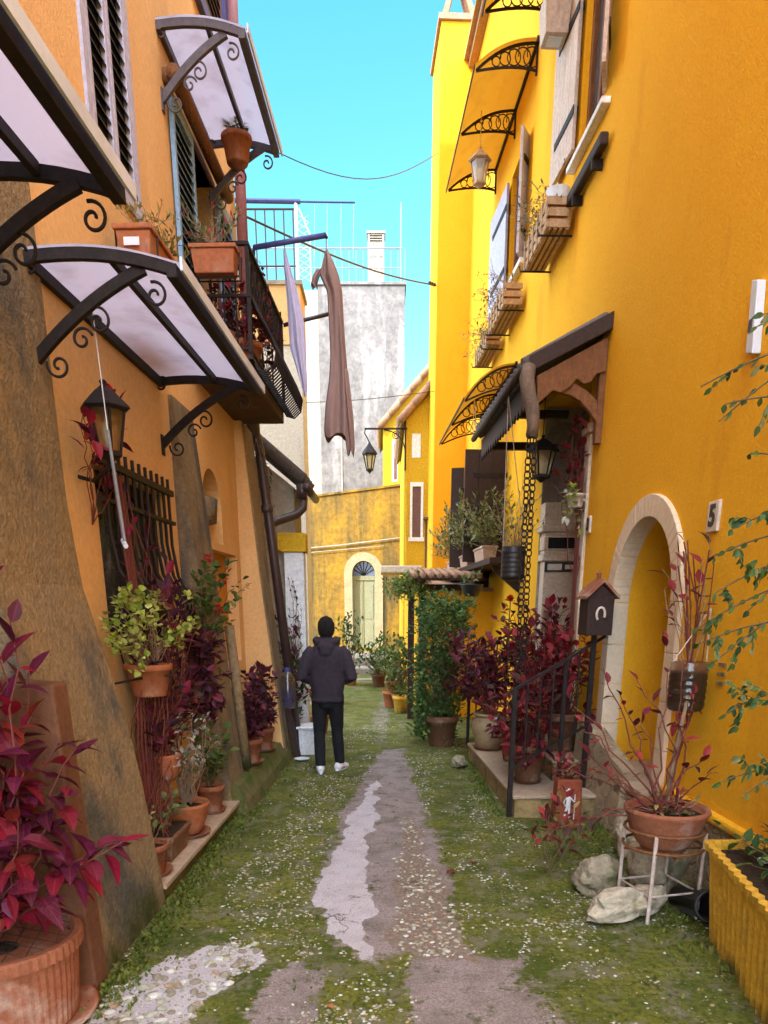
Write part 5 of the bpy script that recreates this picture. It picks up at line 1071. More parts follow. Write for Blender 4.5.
# big ribbed pot, bottom left
c = (-1.66, 2.92, 0); t = PP('large ribbed terracotta pot with crimson large leaved plant at the bottom left corner', c); pot(t, c, .33, .40, TERRA, 'drum', flute=-.014); saucer(t, (-1.66, 2.92, 0), .36, TERRA)
m = MB()
for k in range(9):
    a = -.28 + .07*k; h = math.sqrt(max(0, .29**2 - a*a)); m.tube([(c[0]+a, c[1]-h, .40), (c[0]+a, c[1], .46), (c[0]+a, c[1]+h, .40)], .0022, 3); m.tube([(c[0]-h, c[1]+a, .40), (c[0], c[1]+a, .455), (c[0]+h, c[1]+a, .40)], .0022, 3)
m.build('wire_mesh', IRON, t)
tg = [(-1.37, 3.0, 1.72), (-1.48, 2.9, 1.60), (-1.35, 3.05, 1.50), (-1.25, 3.02, 1.22), (-1.17, 3.0, 1.20), (-1.22, 2.95, 1.05), (-1.35, 2.9, 1.12), (-1.28, 2.88, .90), (-1.10, 3.0, .78), (-1.02, 3.0, .80), (-1.16, 2.95, .72), (-1.45, 2.8, 1.35), (-1.52, 2.85, 1.1), (-1.5, 2.75, .85), (-1.38, 2.75, .70), (-1.35, 2.8, .95), (-1.6, 2.9, 1.45), (-1.42, 2.9, 1.0), (-1.30, 2.8, .62), (-1.55, 2.7, .62), (-1.44, 2.78, .55), (-1.46, 3.0, 1.82), (-1.52, 2.95, 1.74), (-1.42, 2.95, 1.62), (-1.45, 2.9, 1.5), (-1.40, 2.95, 1.4), (-1.33, 2.98, 1.33), (-1.48, 2.85, 1.25), (-1.36, 2.9, 1.22), (-1.55, 2.85, 1.55), (-1.4, 2.85, .82)]
tg = [(x - .09, y, z) for x, y, z in tg]
grow(t, [(-1.66, 2.92, .38), (-1.60, 2.98, .38), (-1.70, 2.85, .38)], tg, 7, .122, .068, RED_[:3] + RED_[4:] + [(.07, .006, .022), (.05, .005, .014), (.09, .008, .03), (.11, .008, .02)], LEAFV, RSTEM, 11, .007, .50, up=-.15, droop=.5)

# ledge and window plants, left wall
c = LW(4.80, .19, 1.21); t = PP('terracotta pot of lime green succulent hung below the barred window', c); pot(t, c, .145, .20, TERRB); m = MB(); m.tube([LW(4.80, .19 - .15, 1.40), LW(4.8, .02, 1.5), LW(4.8, .05, 1.62)], .006, 4); m.tube([LW(4.62, .02, 1.30), LW(4.66, .17, 1.33), LW(4.8, .35, 1.34), LW(4.95, .17, 1.33), LW(4.98, .02, 1.30)], .007, 5); m.build('hanger', IRON, t)
tg = [LW(4.8 + random.Random(k).uniform(-.50, .55), .20 + random.Random(k+50).uniform(-.12, .16), 1.52 + random.Random(k+90).uniform(-.02, .30)) for k in range(40)] + [LW(4.50, .25, 1.42), LW(4.46, .22, 1.5), LW(4.53, .2, 1.6), LW(4.42, .2, 1.62)]
grow(t, [LW(4.8, .19, 1.39), LW(4.86, .22, 1.39), LW(4.74, .16, 1.39)], tg, 13, .038, .036, LIM_, LEAF, CSTEM, 12, .005, .5, big=True, up=.5, clump=.05, droop=.1)
t = T('climbing_plant', 'dark purple climber tangled over the window grille', 'climber', LW(4.9, .15, .12))
tg = [LW(5.2 + random.Random(k).uniform(-.45, .75), .16 + random.Random(k+7).uniform(-.06, .16), random.Random(k+70).uniform(.95, 1.95)) for k in range(70)] + [LW(4.85, .14, 2.45), LW(5.0, .12, 2.3), LW(5.25, .14, 2.35), LW(4.78, .15, 2.2), LW(5.1, .15, 2.12), LW(5.5, .15, 2.1)]
grow(t, [LW(4.72, .12, .35), LW(4.85, .10, .5), LW(4.95, .12, .7)], tg, 6, .085, .045, PUR_ + [(.24, .02, .05)], RLEAF, RSTEM, 13, .006, .60, up=.2)
m = MB()
for k in range(4): m.tube([LW(4.72 + .05*k, .12, .15), LW(4.66 + .07*k, .13, .9), LW(4.78 + .03*k, .15, 1.6), LW(4.70 + .05*k, .12, 2.5)], .008, 5)
m.build('vine_stem', RSTEM, t)
c = LW(5.80, .22, 1.05); t = PP('purple coleus spilling from a basket pot right of the barred window', c); pot(t, c, .13, .17, BPOT); grow(t, [c + Vector((0, 0, .15))], [LW(5.85 + random.Random(k).uniform(-.24, .30), .24 + random.Random(k+5).uniform(-.10, .16), random.Random(k+60).uniform(.92, 1.62)) for k in range(64)], 8, .075, .05, PUR_, RLEAF, RSTEM, 14, .004, .45, up=.25)
m = MB(); m.tube([c + Vector((-.12, 0, .15)), LW(5.8, .05, 1.9)], .004, 4); m.tube([c + Vector((.12, 0, .15)), LW(5.8, .05, 1.9)], .004, 4); m.build('hanger', IRON, t)
c = LW(6.1, .2, 1.45); t = PP('geranium with scarlet flowers beside the narrow grey buttress', c); pot(t, c, .09, .12, TERRA); tg = [LW(6.05 + random.Random(k).uniform(-.35, .55), .24 + random.Random(k+5).uniform(-.1, .2), random.Random(k+60).uniform(1.55, 2.15)) for k in range(24)] + [LW(6.75, .42, 2.0), LW(6.9, .45, 1.96)]
grow(t, [c + Vector((0, 0, .11))], tg, 6, .06, .055, GRN_, LEAF, STEM, 15, .004, .5, up=.3, droop=.1)
for p in (LW(6.05, .30, 2.12), LW(6.35, .34, 1.97), LW(6.1, .34, 1.75)):
    m = MB()
    for k in range(26): q = rv(rnd).normalized(); m.leaf2(p + q*.012, q, (0, 0, 1), .035, .026, (1, 1, 1))
    m.build('flower', FLOWER, t)
m = MB(); m.tube([LW(6.1, .11, 1.5), LW(6.1, -.02, 1.5)], .008, 4); m.build('hook', IRON, t)
c = LW(4.45, .22, .125); t = PP('small terracotta pot on a saucer at the near end of the ledge', c); saucer(t, c, .13, TERRA); pot(t, c + Vector((0, 0, .012)), .115, .19, TERRA); grow(t, [c + Vector((0, 0, .17))], [c + Vector((random.Random(k).uniform(-.08, .08), random.Random(k+3).uniform(-.08, .1), random.Random(k+9).uniform(.2, .45))) for k in range(7)], 3, .05, .03, OLV_, LEAF, CSTEM, 16, .004, .5)
c = LW(4.83, .2, .125); t = PP('oblong brown terracotta trough on the ledge with sparse seedlings', c); troughpot(t, LW, 4.65, 5.05, .10, .30, .125, .30, BPOT); grow(t, [LW(4.75, .2, .3), LW(4.9, .2, .3)], [LW(4.7 + .07*k, .2 + .03*(k % 3), .42 + .03*(k % 4)) for k in range(7)], 6, .05, .035, [(.2, .24, .1), (.12, .17, .06)], LEAF, STEM, 17, .003, .5)
c = LW(5.30, .20, .125); t = PP('round terracotta bowl on the ledge holding a white variegated shrub', c); saucer(t, c, .17, TERRA); pot(t, c + Vector((0, 0, .012)), .17, .24, TERRB, 'bowl')
grow(t, [c + Vector((0, 0, .22)), c + Vector((.03, .05, .22))], [LW(5.25 + random.Random(k).uniform(-.30, .38), .22 + random.Random(k+5).uniform(-.13, .17), random.Random(k+60).uniform(.55, 1.02)) for k in range(46)], 9, .042, .028, VAR_, LEAF, CSTEM, 18, .005, .5, big=False, up=.3, clump=.05)
c = LW(5.95, .22, .125); t = PP('small terracotta pot with leafy green plant at the far end of the ledge', c); saucer(t, c, .12, TERRA); pot(t, c + Vector((0, 0, .012)), .115, .22, TERRA); grow(t, [c + Vector((0, 0, .2))], [LW(5.95 + random.Random(k).uniform(-.16, .2), .24 + random.Random(k+5).uniform(-.12, .15), random.Random(k+60).uniform(.42, .85)) for k in range(22)], 6, .06, .045, GRN_, LEAF, STEM, 19, .004, .45)
c = LW(5.05, .16, .60); t = PP('round terracotta pot with bare red stems hung above the ledge', c); pot(t, c, .12, .19, TERRB, 'bowl'); m = MB()
for k in range(16): a = random.Random(k); m.tube([c + Vector((a.uniform(-.06, .06), a.uniform(-.1, .06), .17)), LW(4.78 + a.uniform(-.2, .25), .16 + a.uniform(-.08, .1), .45 + a.uniform(0, .3)), LW(4.72 + a.uniform(-.16, .25), .2 + a.uniform(-.1, .1), a.uniform(.2, .4))], .0045, 4); m.tube([c + Vector((a.uniform(-.06, .06), a.uniform(-.1, .06), .17)), LW(4.8 + a.uniform(-.1, .2), .16 + a.uniform(-.08, .1), 1.0 + a.uniform(0, .25))], .0045, 4)
m.tube([c + Vector((0, 0, .18)), LW(5.05, 0, .9)], .005, 4); m.build('stems', RSTEM, t)
grow(t, [c + Vector((0, 0, .18))], [LW(4.8 + .05*k, .2, .9 + .04*(k % 5)) for k in range(10)], 5, .05, .02, RED_, RLEAF, RSTEM, 20, .003, .4)
for k, (s, lab, hh) in enumerate(((7.3, 'terracotta pot of purple foliage on the mossy plinth, nearer of the pair', 1.0), (8.0, 'terracotta pot of purple foliage on the mossy plinth, farther of the pair', 1.18))):
    c = LW(s, .27, .27); t = PP(lab, c); pot(t, c, .13, .24, TERRA); saucer(t, c + Vector((0, 0, -.01)), .14, TERRA)
    grow(t, [c + Vector((0, 0, .2))], [LW(s + random.Random(j+k*99).uniform(-.30, .32), .27 + random.Random(j+5).uniform(-.15, .15), random.Random(j+60+k).uniform(.55, hh)) for j in range(64)], 9, .075, .05, PUR_, RLEAF, RSTEM, 21+k, .005, .45, up=.2)
t = T('post', 'short bark covered post leaning on the narrow buttress', 'post', LW(7.0, .3, .28)); m = MB(); m.tube([LW(7.0, .30, .28), LW(6.95, .22, 1.6)], [.05, .045], 9); m.build('trunk', STAIN, t, smooth=True)
t = T('climbing_plant', 'crimson leaves trailing over the wall lantern', 'climber', LW(4.4, .02, 2.45)); grow(t, [LW(4.5, .05, 2.2), LW(4.7, .06, 2.4)], [LW(4.10, .22, 2.68), LW(4.12, .2, 2.62), LW(4.2, .2, 2.60), LW(4.5, .25, 2.86), LW(4.55, .25, 2.80), LW(4.62, .2, 2.72), LW(4.25, .16, 2.70), LW(4.4, .12, 2.5), LW(4.8, .1, 2.45)], 5, .085, .045, RED_, LEAFV, RSTEM, 25, .004, .6, up=.1)

# balcony
def trough(label, fr, s0, s1, o0, o1, z0, z1, pal, seed, h=.28, lab=False, n=30, L=.05):
    t = T('planter', label, 'planter', fr((s0+s1)/2, (o0+o1)/2, z0)); troughpot(t, fr, s0, s1, o0, o1, z0, z1, TERRB, lab); r = random.Random(seed)
    bs = [fr(lerp(s0, s1, k/4), (o0+o1)/2, z1) for k in range(5)]
    grow(t, bs, [fr(r.uniform(s0-.05, s1+.05), r.uniform(o0-.05, o1+.08), z1 + r.uniform(.05, h)) for _ in range(n)], 6, L, L*.4, pal, LEAF, CSTEM, seed, .003, .35, big=False)
    m = MB(); m.tube([fr(s0+.04, o0-.01, z1-.02), fr(s0+.04, o0-.01, z0-.02), fr(s0+.04, o1+.02, z0-.02), fr(s0+.04, o1+.03, z1-.05)], .007, 5); m.tube([fr(s1-.04, o0-.01, z1-.02), fr(s1-.04, o0-.01, z0-.02), fr(s1-.04, o1+.02, z0-.02), fr(s1-.04, o1+.03, z1-.05)], .007, 5); m.build('hanger', IRON, t); return t
trough('orange trough with dry stems and a white sticker hung under the lilac shutters', LW, 5.22, 5.95, .08, .29, 3.72, 3.93, DRY_, 31, .22, 's')
m = MB()
trough('orange trough with pink flowers hung across the near end of the balcony', LW, 6.88, 7.05, .10, .45, 4.30, 4.49, OLV_ + [(.4, .06, .07)], 32, .26)
for k, (s, lab, r_, mt) in enumerate(((7.3, 'rounded orange pot on the balcony floor close to the house wall', .15, TERRA), (7.6, 'broad orange pot on the balcony floor against the railing', .17, TERRB))):
    c = LW(s, .18 if k == 0 else .34, 3.77); t = PP(lab, c); pot(t, c, r_, .24, mt); grow(t, [c + Vector((0, 0, .2))], [c + Vector((random.Random(j).uniform(-.22, .2), random.Random(j+4).uniform(-.2, .3), random.Random(j+8+k).uniform(.3, .75))) for j in range(16)], 6, .06, .035, PUR_ + RED_[:2], RLEAF, RSTEM, 33+k, .004, .4)
t = T('climbing_plant', 'crimson creeper winding along the balcony railing', 'climber', LW(7.2, .4, 3.65)); r = random.Random(36)
grow(t, [LW(7.3, .4, 3.9), LW(7.8, .42, 3.9), LW(8.4, .42, 3.9)], [LW(r.uniform(7.1, 8.8), r.uniform(.36, .56), r.uniform(4.0, 4.65)) for _ in range(44)] + [LW(8.9 + .03*k, .12, 4.0 + .12*k) for k in range(10)], 5, .065, .04, RED_ + PUR_, RLEAF, RSTEM, 37, .004, .4)
c = LW(7.95, .30, 5.50); t = PP('small orange pot hung at the far corner of the highest glazed awning', c); pot(t, c, .13, .20, TERRB); grow(t, [c + Vector((0, 0, .18))], [c + Vector((random.Random(j).uniform(-.15, .15), random.Random(j+4).uniform(-.12, .12), random.Random(j+8).uniform(.22, .42))) for j in range(20)], 6, .055, .022, OLV_, LEAF, STEM, 38, .003, .3, big=False); m = MB(); m.tube([c + Vector((0, .1, .18)), LW(8.1, .30, 5.72)], .005, 4); m.build('hanger', IRON, t)

# right side: stand with bowl
c = (1.63, 4.12, .40)
t = T('plant_stand', 'rusty white iron ring stand on four legs under the terracotta bowl', 'stand', (1.63, 4.12, 0)); m = MB()
for z in (.43, .53): m.tube([(c[0] + .225*math.cos(a), c[1] + .225*math.sin(a), z) for a in [2*PI*k/24 for k in range(25)]], .009, 6, cap=False)
m.tube([(c[0] + .12*math.cos(a), c[1] + .12*math.sin(a), .405) for a in [2*PI*k/16 for k in range(17)]], .009, 5, cap=False); m.tube([(c[0]-.225, c[1], .405), (c[0]+.225, c[1], .405)], .008, 5); m.tube([(c[0], c[1]-.225, .405), (c[0], c[1]+.225, .405)], .008, 5); m.build('ring', WOOD, t)
for k in range(4): a = PI/4 + .25 + PI/2*k; m = MB(); m.tube([(c[0] + .225*math.cos(a), c[1] + .225*math.sin(a), .53), (c[0] + .225*math.cos(a), c[1] + .225*math.sin(a), 0)], .011, 6); m.build('leg', WWOOD, t)
m = MB(); p = [(c[0] + .222*math.cos(PI/4 + .25 + PI/2*k), c[1] + .222*math.sin(PI/4 + .25 + PI/2*k), .17) for k in range(5)]; m.tube(p, .007, 5); m.build('brace', WWOOD, t)
t = PP('wide terracotta bowl on an iron stand with bare reddish twigs', c); pot(t, (c[0], c[1], .415), .225, .24, TERRA, 'bowl'); r = random.Random(40)
tg = [(1.05, 4.3, 1.28), (1.12, 4.2, 1.15), (1.25, 4.3, 1.42), (1.32, 4.2, 1.30), (1.42, 4.25, 1.38), (1.50, 4.3, 1.16), (1.58, 4.2, 1.42), (1.68, 4.25, 1.45), (1.74, 4.2, 1.30), (1.12, 4.0, .98), (1.0, 4.2, .85), (1.2, 4.1, .86), (1.36, 4.0, 1.0), (1.85, 4.1, .86), (1.80, 4.1, .95), (1.05, 3.9, .62), (.95, 4.1, .50), (1.72, 4.15, 1.15)]
grow(t, [(c[0]-.06, c[1], .62), (c[0], c[1]+.04, .62), (c[0]+.05, c[1], .62)], tg, 5, .07, .034, MAR_, RLEAF, RSTEM, 41, .0065, .5, up=.0, droop=.3)
grow(t, [(c[0], c[1], .6)], ell((c[0], c[1], .68), (.2, .2, .07), 22, 42), 5, .05, .02, MAR_ + DRY_, RLEAF, CSTEM, 43, .004, .3, nm='undergrowth')
m = MB(); m.tube([(c[0], c[1]+.02, .60), (c[0]+.03, c[1]+.05, .95), (c[0]+.08, c[1]+.08, 1.28)], [.016, .014, .009], 7); m.build('trunk', CSTEM, t, smooth=True)
# hanging jug planters
def jug(label, c, r_, h, hang, pal, seed, tg, mat=BLACKM, L=.05, n=5, lm=LEAF):
    t = T('hanging_planter', label, 'hanging planter', c); pot(t, c, r_, h, mat, 'jug'); m = MB()
    for sg in (-1, 1): m.tube([Vector(c) + Vector((sg*r_*.9, 0, h)), Vector(hang)], .004, 4)
    m.build('cord', WWOOD, t); grow(t, [Vector(c) + Vector((0, 0, h*.7))], tg, n, L, L*.42, pal, lm, CSTEM, seed, .004, .4, big=lm is not LEAF); return t
r = random.Random(50)
jug('black ribbed jug of olive leaves hanging from a cord left of the rain chain', RW(7.95, .62, 2.02), .12, .32, RW(7.95, .74, 3.68), OLV_, 51, [RW(7.95 + r.uniform(-.5, .6), .60 + r.uniform(-.25, .3), r.uniform(2.25, 2.95)) for _ in range(30)])
jug('small black jug hanging on a long cord from the low amber canopy', RW(11.7, .42, 2.62), .09, .30, RW(11.7, .50, 4.6), OLV_, 52, [RW(11.7 + r.uniform(-.3, .3), .42 + r.uniform(-.2, .2), r.uniform(2.8, 3.2)) for _ in range(10)])
t = jug('clear plastic jug of soil and crimson vine hung right of the arched doorway', RW(4.72, .15, 1.13), .115, .30, RW(4.80, .02, 1.75), MAR_, 53, [RW(4.7, .15, 1.1), RW(4.65, .18, 1.0), RW(4.75, .2, 1.04), RW(4.6, .2, 1.12), RW(4.78, .12, 2.05), RW(4.9, .14, 1.92), RW(5.15, .12, 1.88), RW(5.10, .14, 2.12), RW(5.05, .14, 2.2), RW(5.3, .15, 2.0), RW(5.15, .12, 1.7), RW(4.72, .12, 2.15), RW(5.12, .16, 1.6)], BOTTLE, .10, 3, RLEAF)
m = MB(); m.lathe(RW(4.72, .15, 1.135), [(.10, 0), (.108, .03), (.108, .24), (0, .25)], 18); m.build('soil_fill', SOIL, t, smooth=True)
m = MB()
for k in range(7): a = random.Random(k); m.tube([RW(4.72, .15, 1.35), RW(4.75 + a.uniform(-.1, .15), .14, 1.7), RW(4.85 + a.uniform(-.2, .3), .12, 2.0 + a.uniform(0, .2))], .005, 4)
for z in (1.62, 1.72, 1.82, 1.92): m.tube([RW(4.66, .10, z), RW(4.82, .10, z)], .004, 4)
m.tube([RW(4.66, .10, 1.4), RW(4.66, .10, 2.0)], .004, 4); m.tube([RW(4.82, .10, 1.4), RW(4.82, .10, 2.0)], .004, 4); m.build('trellis', RSTEM, t)
# yellow planter and vine, bottom right
t = T('planter', 'large yellow ribbed planter box with scalloped rim at the right edge', 'planter', (1.95, 3.2, 0))
P2 = lambda u, v, z: (1.74 + .06*z/.5*-1 + u + (v*.10), 2.55 + v + 0*u, z)
m = MB(); n = 26
def ring(off, z, k): # rounded rectangle plan
    out = []
    for a, b in ((0, 0), (.9, 0), (.9, 1.12), (0, 1.12)): out.append((a, b))
    x0, x1, y0, y1 = -off, .62 + off, -off, 1.12 + off; q = []
    for (xa, ya), (xb, yb) in (((x0, y0), (x0, y1)), ((x0, y1), (x1, y1)), ((x1, y1), (x1, y0)), ((x1, y0), (x0, y0))):
        for i in range(k):
            u = i/k; f = .008*(1 if i % 2 else -1); nx, ny = (yb-ya), -(xb-xa); l_ = math.hypot(nx, ny); q.append((lerp(xa, xb, u) - nx/l_*f, lerp(ya, yb, u) - ny/l_*f))
    return [(1.63 + x + (.16)*(y/1.12), 2.62 + y, z) for x, y in q]
vs = []; K = 30
for off, z in ((.0, 0), (.0, .02), (.045, .50), (.065, .51), (.075, .55), (.045, .56), (.03, .50)): vs += ring(off, z, K)
N4 = K*4; fs = [(i*N4+j, i*N4+(j+1) % N4, (i+1)*N4+(j+1) % N4, (i+1)*N4+j) for i in range(6) for j in range(N4)]; m.add(vs, fs); p = m.build('body', YPOT, t)
m = MB(); m.add(ring(.03, .51, 2), [tuple(range(8))]); m.build('soil', SOIL, p)
r = random.Random(60); grow(t, [(1.95, 3.2, .5), (2.0, 3.5, .5), (1.95, 3.0, .5)], [(r.uniform(1.72, 2.2), r.uniform(2.9, 3.75), r.uniform(.56, .68)) for _ in range(30)], 5, .06, .045, DGR_ + GRN_, LEAF, STEM, 61, .004, .4)
m = MB()
for k in range(12): q = rv(r)*.02; m.lathe((r.uniform(1.82, 2.1), r.uniform(3.0, 3.7), .52), [(0, -.01), (.03, 0), (.03, .015), (0, .025)], 7)
m.build('pebble', PEB, t)
t = T('climbing_plant', 'green climber with loose arching sprays along the right edge of the picture', 'climber', (2.05, 3.5, .5)); r = random.Random(62)
VT = [((2.02, 3.7, 2.9), (1.42, 3.75, 2.70)), ((2.02, 3.7, 2.9), (1.50, 3.7, 2.55)), ((2.05, 3.7, 3.0), (1.62, 3.7, 2.92)), ((2.05, 3.7, 3.2), (1.66, 3.75, 3.42)), ((2.05, 3.7, 3.2), (1.70, 3.7, 3.20)), ((2.0, 3.6, 2.6), (1.52, 3.7, 2.62)), ((2.0, 3.6, 2.3), (1.66, 3.7, 2.42)), ((2.0, 3.6, 2.2), (1.62, 3.7, 2.10)), ((2.0, 3.6, 2.1), (1.55, 3.7, 1.98)), ((2.0, 3.6, 2.0), (1.58, 3.7, 1.82)), ((2.0, 3.6, 1.9), (1.52, 3.7, 1.66)), ((2.0, 3.6, 1.8), (1.62, 3.7, 1.50)), ((1.98, 3.6, 1.7), (1.55, 3.75, 1.58)), ((1.98, 3.5, 1.4), (1.66, 3.6, 1.26)), ((1.98, 3.5, 1.3), (1.70, 3.6, 1.30)), ((1.98, 3.5, 1.0), (1.66, 3.55, .93)), ((1.98, 3.5, 1.0), (1.74, 3.5, .86)), ((2.0, 3.5, 2.2), (1.74, 3.6, 2.25)), ((2.0, 3.5, 2.4), (1.75, 3.6, 1.92)), ((2.0, 3.5, 2.0), (1.70, 3.6, 1.74))]
for i, (a, b) in enumerate(VT):
    pass
sm = MB()
for x in (0, .05, -.04): sm.tube([(1.98 + x, 3.45 + x, .5), (2.0 + x, 3.5, 1.3), (2.02, 3.55 + x, 2.2), (2.04 + x, 3.65, 3.2), (2.06, 3.7 + x, 4.0)], [.014, .012, .010, .008, .005], 6)
sm.build('vine_stem', CSTEM, t, smooth=True)
lm = MB(); sm = MB()
for a, b in VT:
    a, b = Vector(a), Vector(b); mid = a.lerp(b, .5) + Vector((0, 0, .06)); path = quadbez(a, mid, b, 10); sm.tube(path, [.006*(1-.5*i/10) for i in range(11)], 4)
    for sub in range(2):
        k = r.randint(3, 8); p0 = path[k]; e = p0 + Vector((r.uniform(-.14, .02), r.uniform(-.06, .06), r.uniform(-.14, .12))); sp = quadbez(p0, p0.lerp(e, .5) + Vector((0, 0, .02)), e, 5); sm.tube(sp, .002, 3)
        for j in range(1, 6):
            for _ in range(2 if a.z < 2.5 else 1): q = rv(r); d = (q.normalized()*.6 + Vector((0, 0, -.6)) + (e-p0).normalized()*.5).normalized(); c_ = r.choice(GRN_ + DGR_ + OLV_[:2]); lm.leaf(sp[j], d, (r.gauss(0, .5), -1, .4), r.uniform(.028, .055), r.uniform(.016, .028), c_, .3, .2)
    for j in range(3, 11):
        if r.random() < (.9 if a.z < 2.5 else .6): q = rv(r); d = (q.normalized()*.6 + Vector((0, 0, -.6)) + (b-a).normalized()*.4).normalized(); lm.leaf(path[j], d, (r.gauss(0, .5), -1, .4), r.uniform(.03, .06), r.uniform(.018, .03), r.choice(GRN_ + DGR_ + OLV_[:2]), .3, .2)
sm.build('twigs', STEM, t); lm.build('leaves', LEAF, t)
# rocks, pipe, clay block
for nm, lab, c, d, sd, mt, rz in (('rock', 'pale elongated rock lying before the iron plant stand', (1.42, 4.02, .10), (.50, .22, .22), 3, ROCKP, .35), ('rock', 'mossy brown rock behind the pale elongated rock', (1.36, 4.45, .10), (.34, .30, .30), 5, ROCK, .2), ('rock', 'big grey rock under the iron plant stand', (1.75, 4.50, .14), (.42, .34, .36), 8, ROCK, 1.0), ('rock', 'small dark stone at the foot of the entry steps', (.86, 8.35, .06), (.18, .30, .14), 9, ROCK, -.2), ('rock', 'angular stone leaning on the rubble footing below the doorway', (1.85, 5.2, .14), (.34, .28, .40), 12, ROCKP, .5)):
    m = MB(); blob(m, c, d, sd, .30, 4, rz); tag = m.build(nm, mt, off=c, smooth=True); setp(tag, lab, 'rock')
t = T('pipe', 'short dark drain pipe stub lying beside the yellow planter', 'pipe', (1.88, 4.05, .1)); m = MB(); m.lathe((1.84, 4.02, .10), [(.085, -.25), (.085, .14), (.095, .14), (.095, .17), (.08, .17), (.07, .12), (.07, -.2)], 18, m=Matrix.Rotation(R(75), 3, 'X') @ Matrix.Rotation(0, 3, 'Z')); m.build('tube', BLACKM, t, smooth=True)
t = T('clay_block', 'rust red clay block with a small white relief figure beside the steps', 'block', (1.52, 5.95, 0)); m = MB(); m.hexa([(1.40, 5.85, 0), (1.62, 5.83, 0), (1.63, 6.04, 0), (1.41, 6.06, 0), (1.41, 5.86, .42), (1.61, 5.85, .42), (1.62, 6.03, .40), (1.42, 6.05, .40)]); b = m.build('body', RED, t, bevel=.02); m = MB(); f = lambda x, z: (1.50 + x, 5.838, z)
m.lathe(f(0, .315), [(0, -.02), (.013, -.01), (.013, .008), (0, .018)], 8); m.lathe(f(0, .33), [(.026, 0), (.012, .006), (.010, .018), (0, .02)], 8); m.tube([f(0, .295), f(.002, .25), f(0, .2)], [.012, .018, .020], 6); m.tube([f(-.006, .2), f(-.018, .14), f(-.030, .08)], [.011, .009, .008], 5); m.tube([f(.008, .2), f(.012, .14), f(.020, .08)], [.011, .009, .008], 5); m.tube([f(-.014, .275), f(-.034, .235), f(-.022, .20)], .006, 5); m.tube([f(.014, .275), f(.036, .25), f(.052, .235)], .006, 5); m.tube([f(.052, .30), f(.054, .08)], .0035, 5); m.build('figure', WHITE, b)
t = PP('small dark leaved plant growing on top of the clay block', (1.52, 5.95, .4), name='plant', cat='plant'); grow(t, [(1.52, 5.95, .4)], ell((1.50, 5.95, .50), (.20, .15, .10), 14, 70), 5, .06, .03, MAR_, RLEAF, RSTEM, 71, .004, .3)
# plants and pots on the steps
def stairplant(label, c, r_, h, mat, kind, tg, pal, seed, L=.075, n=7, lm=RLEAF, st=RSTEM, sauc=None, name='potted_plant'):
    t = PP(label, c, name=name); pot(t, c, r_, h, mat, kind)
    if sauc: saucer(t, Vector(c) + Vector((0, 0, -.012)), r_*.9, sauc)
    grow(t, [Vector(c) + Vector((0, 0, h*.85)), Vector(c) + Vector((.04, .03, h*.85))], tg, n, L, L*.6, pal, lm, st, seed, .006, .4, up=.2); return t
r = random.Random(80); U = lambda s0, s1, o0, o1, z0, z1, n: [RW(r.uniform(s0, s1), r.uniform(o0, o1), r.uniform(z0, z1)) for _ in range(n)]
stairplant('glazed stoneware jar at the near left corner of the steps with purple red shrub', RW(8.45, .70, .215), .20, .40, JAR, 'jar', U(8.2, 9.6, .50, 1.10, .80, 1.52, 90), PUR_ + MAR_[:3], 81, .09, 8, sauc=TERRA)
stairplant('dark earthenware pot on the lowest step behind the near railing post', RW(6.75, .64, .215), .15, .34, BPOT, 'rim', U(6.3, 7.6, .45, .95, .45, 1.2, 60), MAR_, 82, .09, 7, sauc=BPOT)
stairplant('brown pot on the upper step beside the handrail with maroon leaves', RW(7.25, .20, .415), .17, .36, BPOT, 'rim', U(6.7, 8.0, .05, .70, .75, 1.6, 62), MAR_ + RED_[:2], 83, .10, 7)
stairplant('pot of crimson leaves on the top landing in front of the pilaster', RW(8.6, .12, .64), .17, .34, BPOT, 'rim', U(7.9, 9.4, -.25, .60, .9, 1.85, 80), MAR_ + RED_[:2], 84, .10, 7)
stairplant('small pot of pale variegated leaves between jar and railing', RW(7.75, .60, .215), .10, .20, TERRA, 'rim', U(7.5, 7.95, .5, .75, .5, .8, 12), VAR_ + LIM_[:1], 85, .07, 5, LEAF, STEM)
t = T('plant', 'single red rose standing above the far handrail', 'flower', RW(8.3, .55, 1.0)); m = MB(); m.tube([RW(8.3, .55, 1.0), RW(8.3, .56, 1.5), RW(8.28, .56, 1.83)], .006, 5); m.build('stem', STEM, t); m = MB()
for k in range(30): q = rv(rnd).normalized(); q.z = abs(q.z)*1.2; m.leaf2(RW(8.28, .56, 1.82) + q*.01, q, (0, 0, 1), .06, .05, (1, 1, 1))
m.build('flower', FLOWER, t); grow(t, [RW(8.3, .55, 1.0)], [RW(8.3, .56, 1.6), RW(8.35, .5, 1.5)], 4, .06, .03, GRN_, LEAF, STEM, 86, .003, .4)
